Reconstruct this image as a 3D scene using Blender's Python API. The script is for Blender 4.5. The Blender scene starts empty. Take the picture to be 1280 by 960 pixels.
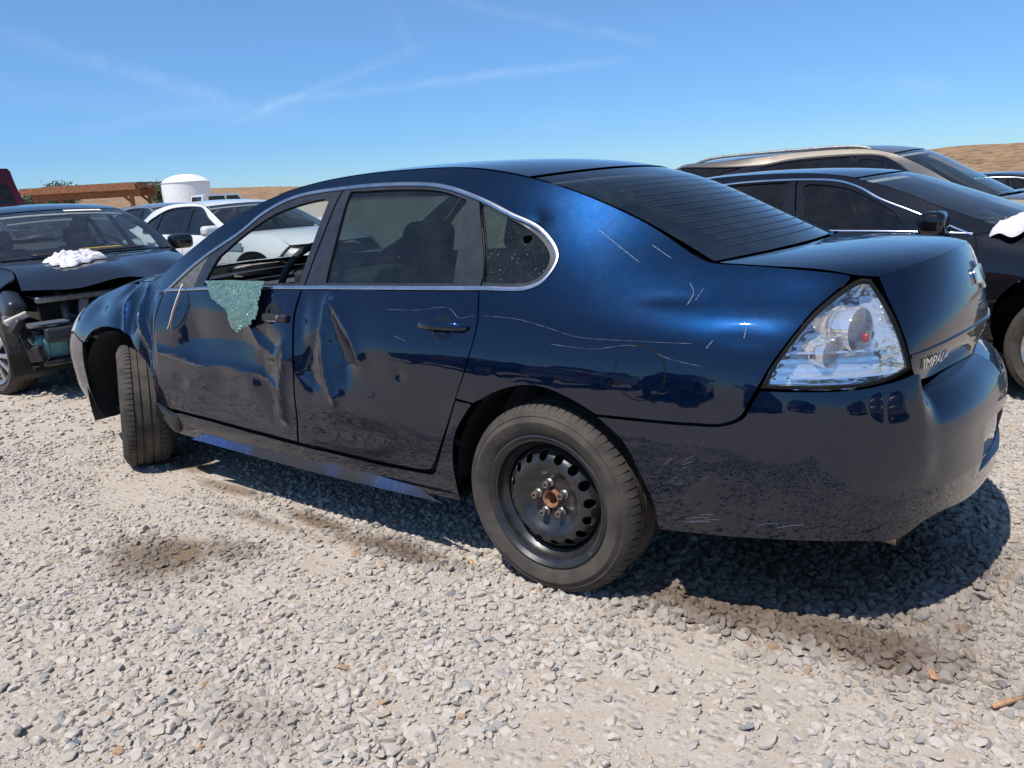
import bpy, math, random
import numpy as np
from mathutils import Vector, Matrix
from mathutils.geometry import delaunay_2d_cdt
SC = bpy.context.scene
COL = SC.collection
rng = np.random.default_rng(7)
random.seed(7)

# ------------------------------------------------------------------ camera
CAM_F, CAM_P, YAW, PITCH, ROLL = 995.34, (1.459, -2.9864, 1.3824), .6451, .2406, -.0587
def cam_axes():
    d = np.array([-math.sin(YAW)*math.cos(PITCH), math.cos(YAW)*math.cos(PITCH), -math.sin(PITCH)])
    r = np.array([math.cos(YAW), math.sin(YAW), 0.])
    u = np.cross(r, d)
    return r*math.cos(ROLL)+u*math.sin(ROLL), -r*math.sin(ROLL)+u*math.cos(ROLL), d
CR, CU, CD = cam_axes()
cam = bpy.data.cameras.new('camera')
cam.sensor_width = 36; cam.lens = 36*CAM_F/1280; cam.clip_end = 5000; cam.clip_start = .05
co = bpy.data.objects.new('camera', cam); COL.objects.link(co)
M = Matrix.Identity(4)
for i in range(3):
    M[i][0], M[i][1], M[i][2], M[i][3] = CR[i], CU[i], -CD[i], CAM_P[i]
co.matrix_world = M
SC.camera = co

# ------------------------------------------------------------------ light
SUN_DIR = Vector((-.05, -.50, 1.0)).normalized()          # towards the sun
SUN_EL = math.asin(SUN_DIR.z); SUN_AZ = math.atan2(SUN_DIR.x, SUN_DIR.y)
sl = bpy.data.lights.new('sun', 'SUN'); sl.energy = 5.0; sl.angle = math.radians(.53); sl.color = (1, .955, .89)
so = bpy.data.objects.new('sun', sl); COL.objects.link(so)
so.rotation_euler = (-SUN_DIR).to_track_quat('-Z', 'Y').to_euler()
SC.view_settings.view_transform = 'Standard'; SC.view_settings.look = 'None'
SC.view_settings.exposure = 0.10; SC.view_settings.gamma = 1
SC.cycles.max_bounces = 10; SC.cycles.transparent_max_bounces = 24; SC.cycles.glossy_bounces = 5
SC.cycles.caustics_reflective = False; SC.cycles.caustics_refractive = False

def pix_dir(x, y):
    v = CD + (x-640)/CAM_F*CR - (y-480)/CAM_F*CU
    return v/np.linalg.norm(v)
SKYC = [(0, (.46, .68, .97)), (.06, (.47, .68, .97)), (.16, (.66, .83, 1.04)), (.35, (.95, 1.02, 1.06)), (1., (1.08, 1.08, 1.08))]
W = bpy.data.worlds.new('World'); SC.world = W; W.use_nodes = True
wn, wl = W.node_tree.nodes, W.node_tree.links
bg = wn['Background']; bg.inputs['Strength'].default_value = .13
sky = wn.new('ShaderNodeTexSky'); sky.sky_type = 'NISHITA'; sky.sun_disc = False
sky.sun_elevation = SUN_EL; sky.sun_rotation = SUN_AZ
sky.altitude = 900; sky.air_density = 1.0; sky.dust_density = .2; sky.ozone_density = 3.0
hsv = wn.new('ShaderNodeHueSaturation'); hsv.inputs['Saturation'].default_value = 1.06; hsv.inputs['Value'].default_value = 1.0
tc = wn.new('ShaderNodeTexCoord')
# clear desert air: the low sky stays blue instead of yellowing
sepw = wn.new('ShaderNodeSeparateXYZ'); wl.new(tc.outputs['Generated'], sepw.inputs[0])
rw = wn.new('ShaderNodeValToRGB'); wl.new(sepw.outputs[2], rw.inputs[0]); cr = rw.color_ramp
while len(cr.elements) < 5: cr.elements.new(.5)
for e_, (p_, c_) in zip(cr.elements, SKYC): e_.position = p_; e_.color = (*c_, 1)
mw = wn.new('ShaderNodeMixRGB'); mw.blend_type = 'MULTIPLY'; mw.inputs[0].default_value = 1
wl.new(sky.outputs[0], mw.inputs[1]); wl.new(rw.outputs[0], mw.inputs[2]); wl.new(mw.outputs[0], hsv.inputs['Color'])
def wmath(op, a, b=None, c=None):
    n = wn.new('ShaderNodeMath'); n.operation = op
    for i, v in enumerate((a, b, c)):
        if v is None: continue
        if isinstance(v, (int, float)): n.inputs[i].default_value = v
        else: wl.new(v, n.inputs[i])
    return n.outputs[0]
def wdot(v):
    n = wn.new('ShaderNodeVectorMath'); n.operation = 'DOT_PRODUCT'
    wl.new(tc.outputs['Generated'], n.inputs[0]); n.inputs[1].default_value = tuple(v)
    return n.outputs['Value']
def wsmooth(v, a, b):
    n = wn.new('ShaderNodeMapRange'); n.interpolation_type = 'SMOOTHSTEP'
    wl.new(v, n.inputs[0]); n.inputs[1].default_value = a; n.inputs[2].default_value = b
    return n.outputs[0]
wnz = wn.new('ShaderNodeTexNoise'); wnz.inputs['Scale'].default_value = 14; wnz.inputs['Detail'].default_value = 7
wnz.inputs['Roughness'].default_value = .62
wl.new(tc.outputs['Generated'], wnz.inputs['Vector'])
wnz2 = wn.new('ShaderNodeTexNoise'); wnz2.inputs['Scale'].default_value = 90; wnz2.inputs['Detail'].default_value = 4
wl.new(tc.outputs['Generated'], wnz2.inputs['Vector'])
total = None
# old contrails: bands along great circles
for (x0, y0, x1, y1, wd, amt) in [(0, 40, 330, 140, .015, .26), (280, 158, 520, 60, .008, .26), (340, 128, 790, 74, .009, .24),
                                  (540, -5, 830, 56, .010, .22), (960, 96, 1230, 112, .016, .16), (-40, 110, 420, 150, .026, .10),
                                  (480, -10, 520, 70, .012, .10), (60, 170, 330, 128, .012, .10), (560, 170, 1280, 128, .03, .07)]:
    a, b = pix_dir(x0, y0), pix_dir(x1, y1)
    nrm = np.cross(a, b); nrm /= np.linalg.norm(nrm)
    mid = a+b; mid /= np.linalg.norm(mid)
    al = b-a; L = np.linalg.norm(al); al /= L
    dist = wmath('ADD', wdot(nrm), wmath('MULTIPLY', wmath('SUBTRACT', wnz.outputs[0], .5), wd*1.6))
    band = wsmooth(wmath('ABSOLUTE', dist), wd, 0.0)
    t = wdot(al); c = float(mid@al)
    along = wsmooth(wmath('ABSOLUTE', wmath('SUBTRACT', t, c)), L*.62, L*.3)
    front = wmath('GREATER_THAN', wdot(mid), 0.2)
    tex = wmath('ADD', wmath('MULTIPLY', wsmooth(wnz.outputs[0], .3, .75), .8), wmath('MULTIPLY', wnz2.outputs[0], .35))
    v = wmath('MULTIPLY', wmath('MULTIPLY', wmath('MULTIPLY', band, along), wmath('MULTIPLY', tex, front)), amt)
    total = v if total is None else wmath('ADD', total, v)
mixw = wn.new('ShaderNodeMixRGB'); mixw.inputs[2].default_value = (7.6, 8.3, 9.0, 1)
wl.new(wmath('MULTIPLY', total, .48), mixw.inputs[0]); wl.new(hsv.outputs[0], mixw.inputs[1])
wl.new(mixw.outputs[0], bg.inputs['Color'])
# ------------------------------------------------------------------ object helpers
def link(o, parent=None):
    COL.objects.link(o)
    if parent is not None: o.parent = parent
    return o
def tag(o, label=None, cat=None, group=None, kind=None):
    if label: o['label'] = label
    if cat: o['category'] = cat
    if group: o['group'] = group
    if kind: o['kind'] = kind
    return o
def thing(name, label, cat, loc=(0, 0, 0), rotz=0., group=None):
    o = bpy.data.objects.new(name, None); o.location = loc; o.rotation_euler = (0, 0, rotz)
    o.empty_display_size = .2
    return tag(link(o), label, cat, group)
def copy_tree(o, parent=None):
    c = o.copy(); COL.objects.link(c)
    if parent is not None: c.parent = parent
    for ch in list(o.children): copy_tree(ch, c)
    return c
class MB:
    """collects faces, then becomes one mesh object"""
    def __init__(s): s.v = []; s.f = []; s.n = []; s.has_n = True; s.flat = []; s.mi = []; s.cnt = 0
    def add(s, V, F, N=None, mi=0):
        V = np.asarray(V, float).reshape(-1, 3); b = s.cnt
        s.v.append(V); s.cnt += len(V)
        s.f.extend([tuple(int(i)+b for i in f) for f in F]); s.mi.extend([mi]*len(F))
        if N is None: s.has_n = False; s.n.append(np.zeros_like(V))
        else: s.n.append(np.asarray(N, float))
        return s
    def grid(s, P, closed_u=False, closed_v=False, flip=False, mi=0):
        P = np.asarray(P, float); nu, nv = P.shape[:2]; F = []
        for i in range(nu if closed_u else nu-1):
            for j in range(nv if closed_v else nv-1):
                a, b, c, d = i*nv+j, ((i+1) % nu)*nv+j, ((i+1) % nu)*nv+(j+1) % nv, i*nv+(j+1) % nv
                F.append((a, d, c, b) if flip else (a, b, c, d))
        return s.add(P.reshape(-1, 3), F, mi=mi)
    def box(s, x0, x1, y0, y1, z0, z1, mi=0):
        V = [(x, y, z) for x in (x0, x1) for y in (y0, y1) for z in (z0, z1)]
        return s.add(V, [(0, 1, 3, 2), (4, 6, 7, 5), (0, 4, 5, 1), (2, 3, 7, 6), (0, 2, 6, 4), (1, 5, 7, 3)], mi=mi)
    def tube(s, pts, r, n=8, cap=True, mi=0):
        pts = np.asarray(pts, float); m = len(pts); rr = np.broadcast_to(np.asarray(r, float), (m,))
        T = np.gradient(pts, axis=0); T /= np.linalg.norm(T, axis=1)[:, None]+1e-12
        up = np.array([0, 0, 1.]) if abs(T[0][2]) < .9 else np.array([1., 0, 0])
        P = np.zeros((m, n, 3)); A = np.cross(up, T[0]); A /= np.linalg.norm(A)
        for i in range(m):
            A = A-T[i]*(A@T[i]); A /= np.linalg.norm(A)+1e-12; B = np.cross(T[i], A)
            for k in range(n):
                t = 2*math.pi*k/n; P[i, k] = pts[i]+rr[i]*(math.cos(t)*A+math.sin(t)*B)
        b = s.cnt; s.grid(P, closed_v=True, flip=True, mi=mi)
        if cap:
            s.f.append(tuple(b+k for k in range(n))[::-1]); s.f.append(tuple(b+(m-1)*n+k for k in range(n))); s.mi.extend([mi, mi])
        return s
    def lathe_y(s, prof, n=48, c=(0, 0, 0), mi=0, flip=False):
        """prof: (r, y) pairs, revolved about the local y axis"""
        prof = np.asarray(prof, float); P = np.zeros((len(prof), n, 3))
        for k in range(n):
            t = 2*math.pi*k/n
            P[:, k, 0] = c[0]+prof[:, 0]*math.cos(t); P[:, k, 1] = c[1]+prof[:, 1]; P[:, k, 2] = c[2]+prof[:, 0]*math.sin(t)
        return s.grid(P, closed_v=True, flip=flip, mi=mi)
    def xform(s, f):
        s.v = [f(v) for v in s.v]; return s
    def build(s, name, mats, parent=None, smooth=True, auto=None, label=None):
        me = bpy.data.meshes.new(name); V = np.concatenate(s.v) if s.v else np.zeros((0, 3))
        me.from_pydata(V.tolist(), [], s.f); me.update()
        if not isinstance(mats, (list, tuple)): mats = [mats]
        for m in mats: me.materials.append(m)
        if len(mats) > 1: me.polygons.foreach_set('material_index', np.array(s.mi, np.int32))
        me.polygons.foreach_set('use_smooth', np.full(len(me.polygons), bool(smooth)))
        if s.has_n and smooth: me.normals_split_custom_set_from_vertices(np.concatenate(s.n).tolist())
        elif auto is not None and smooth: me.set_sharp_from_angle(angle=math.radians(auto))
        o = bpy.data.objects.new(name, me)
        if label: o['label'] = label
        return link(o, parent)
def rbox(mb, c, size, r=.03, seg=3, rot=None, mi=0):
    """rounded box"""
    c = np.array(c, float); h = np.array(size, float)/2; r = min(r, h.min()*.98)
    n = seg*2+2
    def axis(hh):
        a = []
        for k in range(seg+1): a.append((-1, -math.pi/2+math.pi/2*k/seg))
        return a
    # sphere-mapped cube grid
    V = []; F = []
    t = [-1+2*k/(n-1) for k in range(n)]
    for ax in range(3):
        for sg in (-1, 1):
            b = len(V)
            for i in t:
                for j in t:
                    p = np.zeros(3); p[ax] = sg; p[(ax+1) % 3] = i; p[(ax+2) % 3] = j
                    core = np.sign(p)*(h-r)*np.minimum(1, np.where(np.abs(p) >= .34, 1, np.abs(p)/.34))
                    q = np.where(np.abs(p) >= .34, (np.abs(p)-.34)/.66, 0)*np.sign(p); q[ax] = sg
                    l = np.linalg.norm(q); V.append(core+q/l*r)
            for i in range(n-1):
                for j in range(n-1):
                    a, bb, cc, d = b+i*n+j, b+(i+1)*n+j, b+(i+1)*n+j+1, b+i*n+j+1
                    F.append((a, bb, cc, d) if sg > 0 else (a, d, cc, bb))
    V = np.array(V)
    if rot is not None: V = V@np.array(rot.to_3x3()).T
    # weld seams
    key = {}; mp = []; U = []
    for v in V:
        k = tuple(np.round(v, 5))
        if k not in key: key[k] = len(U); U.append(v)
        mp.append(key[k])
    F = [tuple(mp[i] for i in f) for f in F]
    F = [f for f in F if len(set(f)) >= 3]
    F = [tuple(dict.fromkeys(f)) for f in F]
    return mb.add(np.array(U)+c, F, mi=mi)
# ---- splines
def cat(x, y):
    x = np.asarray(x, float); y = np.asarray(y, float); n = len(x)
    h = np.diff(x); A = np.zeros((n, n)); A[0, 0] = A[-1, -1] = 1
    yy = y if y.ndim == 2 else y[:, None]
    b = np.zeros_like(yy)
    for i in range(1, n-1):
        A[i, i-1] = h[i-1]; A[i, i] = 2*(h[i-1]+h[i]); A[i, i+1] = h[i]
        b[i] = 6*((yy[i+1]-yy[i])/h[i]-(yy[i]-yy[i-1])/h[i-1])
    Mm = np.linalg.solve(A, b)
    def f(q):
        q = np.asarray(q, float); i = np.clip(np.searchsorted(x, q, side='right')-1, 0, n-2)
        hh = h[i][..., None]; a = (x[i+1]-q)[..., None]; c = (q-x[i])[..., None]
        r = Mm[i]*a**3/(6*hh)+Mm[i+1]*c**3/(6*hh)+(yy[i]/hh-Mm[i]*hh/6)*a+(yy[i+1]/hh-Mm[i+1]*hh/6)*c
        return r if y.ndim == 2 else r[..., 0]
    return f
def crom(pts, n=8):
    """Catmull-Rom through 2D/3D points (open)"""
    P = np.asarray(pts, float)
    if len(P) < 3: return P[0]+(P[1]-P[0])*np.linspace(0, 1, n+1)[:, None]
    Q = np.vstack([2*P[0]-P[1], P, 2*P[-1]-P[-2]]); out = []
    for i in range(1, len(Q)-2):
        d1 = max(np.linalg.norm(Q[i]-Q[i-1]), 1e-6)**.5; d2 = max(np.linalg.norm(Q[i+1]-Q[i]), 1e-6)**.5; d3 = max(np.linalg.norm(Q[i+2]-Q[i+1]), 1e-6)**.5
        m1 = (Q[i]-Q[i-1])/d1-(Q[i+1]-Q[i-1])/(d1+d2)+(Q[i+1]-Q[i])/d2
        m2 = (Q[i+1]-Q[i])/d2-(Q[i+2]-Q[i])/(d2+d3)+(Q[i+2]-Q[i+1])/d3
        m1 = m1*d2; m2 = m2*d2
        for k in range(n):
            t = k/n
            out.append((2*t**3-3*t**2+1)*Q[i]+(t**3-2*t**2+t)*m1+(-2*t**3+3*t**2)*Q[i+1]+(t**3-t**2)*m2)
    out.append(P[-1]); return np.array(out)
def smooth_poly(pts):
    """closed outline; a third element marks a corner, runs between corners are splined"""
    n = len(pts); cs = [i for i, p in enumerate(pts) if len(p) > 2]
    if not cs:
        P = [p[:2] for p in pts]; Q = crom(P[-2:]+P+P[:3]); k = 8
        return Q[2*k:2*k+n*k]
    out = []
    for a, b in zip(cs, cs[1:]+[cs[0]+n]):
        run = [pts[i % n][:2] for i in range(a, b+1)]
        out.extend(crom(run)[:-1] if len(run) > 2 else [np.array(run[0], float)])
    return np.array(out)
def area2(P): x, y = P[:, 0], P[:, 1]; return .5*np.sum(x*np.roll(y, -1)-y*np.roll(x, -1))
def ccw(P): P = np.asarray(P, float); return P if area2(P) > 0 else P[::-1].copy()
def inset(P, d):
    """offset a CCW outline inward by d"""
    if d == 0: return P
    keep = np.hypot(*(P-np.roll(P, 1, 0)).T) > 1e-5; P = P[keep]
    e = np.roll(P, -1, 0)-P; l = np.hypot(*e.T)[:, None]+1e-12; n = np.c_[-e[:, 1], e[:, 0]]/l
    m = n+np.roll(n, 1, 0); k = (m*m).sum(1)[:, None]
    return P+m*2*d/np.maximum(k, 1.0)
def resample(P, res):
    out = []
    n = len(P)
    for i in range(n):
        a, b = P[i], P[(i+1) % n]; k = max(1, int(math.ceil(np.hypot(*(b-a))/res)))
        for j in range(k): out.append(a+(b-a)*j/k)
    out = np.array(out); keep = [0]
    for i in range(1, len(out)):
        if np.hypot(*(out[i]-out[keep[-1]])) > res*.28: keep.append(i)
        elif False: pass
    return out[keep]
def inside(Q, P):
    x, y = Q[:, 0], Q[:, 1]; r = np.zeros(len(Q), bool); n = len(P)
    for i in range(n):
        x0, y0 = P[i]; x1, y1 = P[(i+1) % n]
        if y0 == y1: continue
        c = ((y0 > y) != (y1 > y)) & (x < (x1-x0)*(y-y0)/(y1-y0)+x0)
        r ^= c
    return r
def dist_poly(Q, P):
    d = np.full(len(Q), 1e9); n = len(P)
    for i in range(n):
        a, b = P[i], P[(i+1) % n]; ab = b-a; t = np.clip(((Q-a)@ab)/(ab@ab+1e-12), 0, 1)
        d = np.minimum(d, ((Q-a-t[:, None]*ab)**2).sum(1))
    return np.sqrt(d)
def tri2d(poly, holes=(), res=.03, pts_extra=None):
    loops = [resample(poly, res)]+[resample(h, res) for h in holes]
    lo, hi = loops[0].min(0), loops[0].max(0)
    gx = np.arange(math.floor(lo[0]/res)*res, hi[0]+res, res); gy = np.arange(math.floor(lo[1]/res)*res, hi[1]+res, res)
    G = np.stack(np.meshgrid(gx, gy, indexing='ij'), -1).reshape(-1, 2)
    G = G[inside(G, loops[0])]
    ok = np.ones(len(G), bool)
    for k, L in enumerate(loops):
        if not len(G): break
        if k: ok &= ~inside(G, L)
        ok &= dist_poly(G, L) > res*.45
    G = G[ok]
    V = np.vstack(loops+[G]); E = []; b = 0
    for L in loops:
        n = len(L); E.extend([(b+i, b+(i+1) % n) for i in range(n)]); b += n
    r = delaunay_2d_cdt([Vector((float(a), float(c))) for a, c in V], E, [], 0, 1e-6)
    V2 = np.array([tuple(v) for v in r[0]]); T = np.array([f for f in r[2] if len(f) == 3])
    C = V2[T].mean(1); k = inside(C, loops[0])
    for L in loops[1:]: k &= ~inside(C, L)
    T = T[k]; a = V2[T]
    ar = (a[:, 1, 0]-a[:, 0, 0])*(a[:, 2, 1]-a[:, 0, 1])-(a[:, 2, 0]-a[:, 0, 0])*(a[:, 1, 1]-a[:, 0, 1])
    T[ar < 0] = T[ar < 0][:, ::-1]; T = T[np.abs(ar) > 1e-10]
    return V2, T, loops
def snormal(surf, Q, e=2e-3):
    a = surf(Q[:, 0]+e, Q[:, 1])-surf(Q[:, 0]-e, Q[:, 1]); b = surf(Q[:, 0], Q[:, 1]+e)-surf(Q[:, 0], Q[:, 1]-e)
    n = np.cross(a, b); return n/(np.linalg.norm(n, axis=1)[:, None]+1e-12)
def panel_mb(poly, surf, res=.03, flange=.018, holes=(), gap=.002, push=0., mb=None, mi=0, raw=False):
    P = ccw(poly if raw else smooth_poly(poly)); P = inset(P, gap)
    H = [ccw(h if raw else smooth_poly(h)) for h in holes]; H = [inset(h, -gap) for h in H]
    V2, T, loops = tri2d(P, H, res)
    N = snormal(surf, V2); X = surf(V2[:, 0], V2[:, 1])+N*push
    mb = mb or MB(); mb.add(X, T, N, mi=mi)
    if flange:
        for k, L in enumerate(loops):
            n = len(L); NL = snormal(surf, L); XL = surf(L[:, 0], L[:, 1])+NL*push
            e = np.roll(XL, -1, 0)-np.roll(XL, 1, 0); o = np.cross(e, NL); o /= np.linalg.norm(o, axis=1)[:, None]+1e-12
            if k: o = o     # hole loops are CCW too
            nn = o if k == 0 else -o
            r0 = XL; r1 = XL-NL*.004+nn*(-.0008); r2 = XL-NL*flange-nn*.003
            FV = np.vstack([r0, r1, r2]); F = []
            for j in (0, 1):
                for i in range(n):
                    a, b2, c, d = j*n+i, j*n+(i+1) % n, (j+1)*n+(i+1) % n, (j+1)*n+i
                    F.append((a, d, c, b2) if k == 0 else (a, b2, c, d))
            m = (nn+NL); m /= np.linalg.norm(m, axis=1)[:, None]
            mb.add(FV, F, np.vstack([m, nn, nn]), mi=mi)
    return mb
def panel(name, poly, surf, mat, parent, label=None, **k):
    return panel_mb(poly, surf, **k).build(name, mat, parent, label=label)
def ring(name, poly, w, surf, mat, parent, res=.03, push=.004, flange=.01, label=None):
    P = ccw(smooth_poly(poly)); P = resample(P, .012); Q = inset(P, w)
    n = len(P); mb = MB()
    rows = []
    for t, h in ((0, -flange), (0, push*.6), (.18, push), (.82, push), (1, push*.6), (1, -flange)):
        A = P*(1-t)+Q*t; N = snormal(surf, A); rows.append(surf(A[:, 0], A[:, 1])+N*h)
    mb.grid(np.array(rows), closed_v=True, flip=True)
    return mb.build(name, mat, parent, auto=50, label=label)
def strip(name, pts, w, surf, mat, parent, push=.004, label=None, sm=True, smooth=True):
    """ribbon along a polyline on a surface"""
    P = crom(pts, 8) if sm else np.asarray(pts, float); P = np.asarray(P)
    t = np.gradient(P, axis=0); t /= np.linalg.norm(t, axis=1)[:, None]+1e-12; nn = np.c_[-t[:, 1], t[:, 0]]
    w = np.broadcast_to(np.asarray(w, float), (len(P),))[:, None]; rows = []
    for a, h in ((-1, -.004), (-1, push*.5), (-.6, push), (.6, push), (1, push*.5), (1, -.004)):
        A = P+nn*w*.5*a; N = snormal(surf, A); rows.append(surf(A[:, 0], A[:, 1])+N*h)
    return MB().grid(np.array(rows), flip=True).build(name, mat, parent, auto=50, label=label)
# ------------------------------------------------------------------ materials
def new_mat(name):
    m = bpy.data.materials.new(name); m.use_nodes = True
    return m, m.node_tree.nodes, m.node_tree.links, m.node_tree.nodes['Principled BSDF']
def nd(n, t, **k):
    x = n.new(t)
    for a, v in k.items():
        if a in x.inputs: x.inputs[a].default_value = v
        else: setattr(x, a, v)
    return x
def noise(n, l, scale, detail=4, rough=.5, vec=None, dist=0.):
    x = n.new('ShaderNodeTexNoise'); x.inputs['Scale'].default_value = scale; x.inputs['Detail'].default_value = detail
    x.inputs['Roughness'].default_value = rough; x.inputs['Distortion'].default_value = dist
    if vec is not None: l.new(vec, x.inputs['Vector'])
    return x.outputs[0]
def ramp(n, l, fac, stops):
    x = n.new('ShaderNodeValToRGB'); r = x.color_ramp
    while len(r.elements) < len(stops): r.elements.new(.5)
    for e, (p, c) in zip(r.elements, stops): e.position = p; e.color = (c[0], c[1], c[2], 1) if not isinstance(c, (int, float)) else (c, c, c, 1)
    l.new(fac, x.inputs[0]); return x.outputs[0]
def mth(n, l, op, a, b=None):
    x = n.new('ShaderNodeMath'); x.operation = op
    for i, v in enumerate((a, b)):
        if v is None: continue
        if isinstance(v, (int, float)): x.inputs[i].default_value = v
        else: l.new(v, x.inputs[i])
    return x.outputs[0]
def mixc(n, l, fac, a, b, mode='MIX'):
    x = n.new('ShaderNodeMixRGB'); x.blend_type = mode
    for i, v in enumerate((fac, a, b)):
        if isinstance(v, tuple): x.inputs[i].default_value = (*v, 1)
        elif isinstance(v, (int, float)): x.inputs[i].default_value = v
        else: l.new(v, x.inputs[i])
    return x.outputs[0]
def bump(n, l, h, strength=.3, dist=.01):
    x = n.new('ShaderNodeBump'); x.inputs['Strength'].default_value = strength; x.inputs['Distance'].default_value = dist
    l.new(h, x.inputs['Height']); return x.outputs[0]
def objco(n):
    return n.new('ShaderNodeTexCoord').outputs['Object']
def plain(name, col, rough=.5, metal=0., var=.12, scale=30., bmp=0., coat=0., spec=.5):
    m, n, l, b = new_mat(name); o = objco(n)
    f = noise(n, l, scale, 5, .6, o)
    c2 = tuple(min(1, c*(1+var*2)) for c in col); c1 = tuple(c*(1-var) for c in col)
    l.new(ramp(n, l, f, [(.3, c1), (.7, c2)]), b.inputs['Base Color'])
    l.new(mth(n, l, 'ADD', mth(n, l, 'MULTIPLY', noise(n, l, scale*.4, 4, .6, o), .2), rough-.1), b.inputs['Roughness'])
    b.inputs['Metallic'].default_value = metal; b.inputs['Coat Weight'].default_value = coat; b.inputs['Coat Roughness'].default_value = .03
    b.inputs['Specular IOR Level'].default_value = spec
    if bmp: l.new(bump(n, l, f, bmp, .004), b.inputs['Normal'])
    return m
def car_paint(name, col, flake=.75, rough=.42, dust=.12, dustcol=(.33, .28, .22), scr=True, coat=1.0, low=.4):
    m, n, l, b = new_mat(name); o = objco(n)
    vf = n.new('ShaderNodeTexVoronoi'); vf.inputs['Scale'].default_value = 900; l.new(o, vf.inputs['Vector'])
    sp = n.new('ShaderNodeSeparateXYZ'); l.new(vf.outputs['Color'], sp.inputs[0])
    base = mixc(n, l, sp.outputs[0], tuple(c*.62 for c in col), tuple(min(1, c*1.5) for c in col))
    xyz = n.new('ShaderNodeSeparateXYZ'); l.new(o, xyz.inputs[0])
    # road dust: patchy, thicker low on the body
    mr = n.new('ShaderNodeMapRange'); l.new(xyz.outputs[2], mr.inputs[0])
    mr.inputs[1].default_value = .85; mr.inputs[2].default_value = .22; mr.inputs[3].default_value = .05; mr.inputs[4].default_value = .22+low
    d = mth(n, l, 'MULTIPLY', ramp(n, l, noise(n, l, 5.5, 6, .65, o, .6), [(.35, 0.), (.8, 1.)]), mr.outputs[0])
    d2 = ramp(n, l, noise(n, l, 60, 5, .7, o), [(.45, .35), (.75, 1.)])
    d = mth(n, l, 'MULTIPLY', mth(n, l, 'MULTIPLY', d, d2), dust*3.2)
    if scr:
        mp = n.new('ShaderNodeMapping'); mp.inputs['Scale'].default_value = (4, 4, 55); mp.inputs['Rotation'].default_value = (0, .12, 0); l.new(o, mp.inputs[0])
        s = ramp(n, l, noise(n, l, 3.2, 6, .75, mp.outputs[0]), [(.70, 0.), (.80, .16)])
        d = mth(n, l, 'ADD', d, mth(n, l, 'MULTIPLY', s, ramp(n, l, noise(n, l, 2.2, 2, .5, o), [(.48, 0.), (.62, 1.)])))
    d = mth(n, l, 'MINIMUM', d, .9)
    l.new(mixc(n, l, d, base, dustcol), b.inputs['Base Color'])
    l.new(mth(n, l, 'MULTIPLY', mth(n, l, 'SUBTRACT', 1.0, d), flake), b.inputs['Metallic'])
    b.inputs['Roughness'].default_value = rough
    l.new(mth(n, l, 'SUBTRACT', coat, mth(n, l, 'MULTIPLY', d, .8)), b.inputs['Coat Weight'])
    l.new(mth(n, l, 'ADD', .018, mth(n, l, 'MULTIPLY', d, .35)), b.inputs['Coat Roughness'])
    b.inputs['Coat IOR'].default_value = 1.56
    b.inputs['Specular IOR Level'].default_value = 0.
    bn = n.new('ShaderNodeBump'); bn.inputs['Strength'].default_value = .06; bn.inputs['Distance'].default_value = .0006
    l.new(noise(n, l, 260, 2, .5, o), bn.inputs['Height'])
    wv = n.new('ShaderNodeBump'); wv.inputs['Strength'].default_value = .5; wv.inputs['Distance'].default_value = .0022
    l.new(noise(n, l, 7, 2, .5, o), wv.inputs['Height']); l.new(wv.outputs[0], bn.inputs['Normal'])
    l.new(bn.outputs[0], b.inputs['Normal']); l.new(wv.outputs[0], b.inputs['Coat Normal'])
    return m
def glass_mat(name, tint, dirt=.06, ior=1.5, dirtcol=(.5, .47, .42), speck=False, rfl=1.0):
    m, n, l, b = new_mat(name); out = n['Material Output']; n.remove(b); o = objco(n)
    t = n.new('ShaderNodeBsdfTransparent'); t.inputs[0].default_value = (*tint, 1)
    g = n.new('ShaderNodeBsdfGlossy'); g.inputs['Roughness'].default_value = .01; g.inputs[0].default_value = (rfl, rfl, rfl, 1)
    fr = n.new('ShaderNodeFresnel'); gq = n.new('ShaderNodeNewGeometry')   # thin sheet: same reflectance from both sides
    l.new(mth(n, l, 'POWER', ior, mth(n, l, 'SUBTRACT', 1.0, mth(n, l, 'MULTIPLY', gq.outputs['Backfacing'], 2.0))), fr.inputs[0])
    mx = n.new('ShaderNodeMixShader'); l.new(fr.outputs[0], mx.inputs[0]); l.new(t.outputs[0], mx.inputs[1]); l.new(g.outputs[0], mx.inputs[2])
    df = n.new('ShaderNodeBsdfDiffuse'); df.inputs[0].default_value = (*dirtcol, 1)
    d = ramp(n, l, noise(n, l, 9, 7, .7, o), [(.4, .3), (.75, 1.)])
    d = mth(n, l, 'MULTIPLY', d, dirt)
    if speck: d = mth(n, l, 'ADD', d, ramp(n, l, noise(n, l, 160, 3, .6, o), [(.66, 0.), (.72, .5)]))
    m2 = n.new('ShaderNodeMixShader'); l.new(d, m2.inputs[0]); l.new(mx.outputs[0], m2.inputs[1]); l.new(df.outputs[0], m2.inputs[2])
    l.new(m2.outputs[0], out.inputs[0]); return m
MT = {}
MT['navy'] = car_paint('navy_paint', (.0006, .0088, .0325), flake=.95, rough=.36, dust=.11)
MT['black_paint'] = car_paint('black_paint', (.010, .010, .013), flake=.3, dust=.10, low=.3)
MT['gloss_black'] = car_paint('gloss_black_paint', (.006, .006, .008), flake=.3, dust=.02, scr=False)
MT['white_paint'] = car_paint('white_paint', (.60, .61, .62), flake=0., dust=.03, scr=False, rough=.5)
MT['silver_paint'] = car_paint('silver_paint', (.30, .31, .32), flake=.8, dust=.05, scr=False)
MT['gold_paint'] = car_paint('gold_paint', (.21, .185, .155), flake=.7, dust=.06, scr=False)
MT['blue_paint'] = car_paint('blue_paint', (.03, .045, .09), flake=.7, dust=.06, scr=False)
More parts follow.
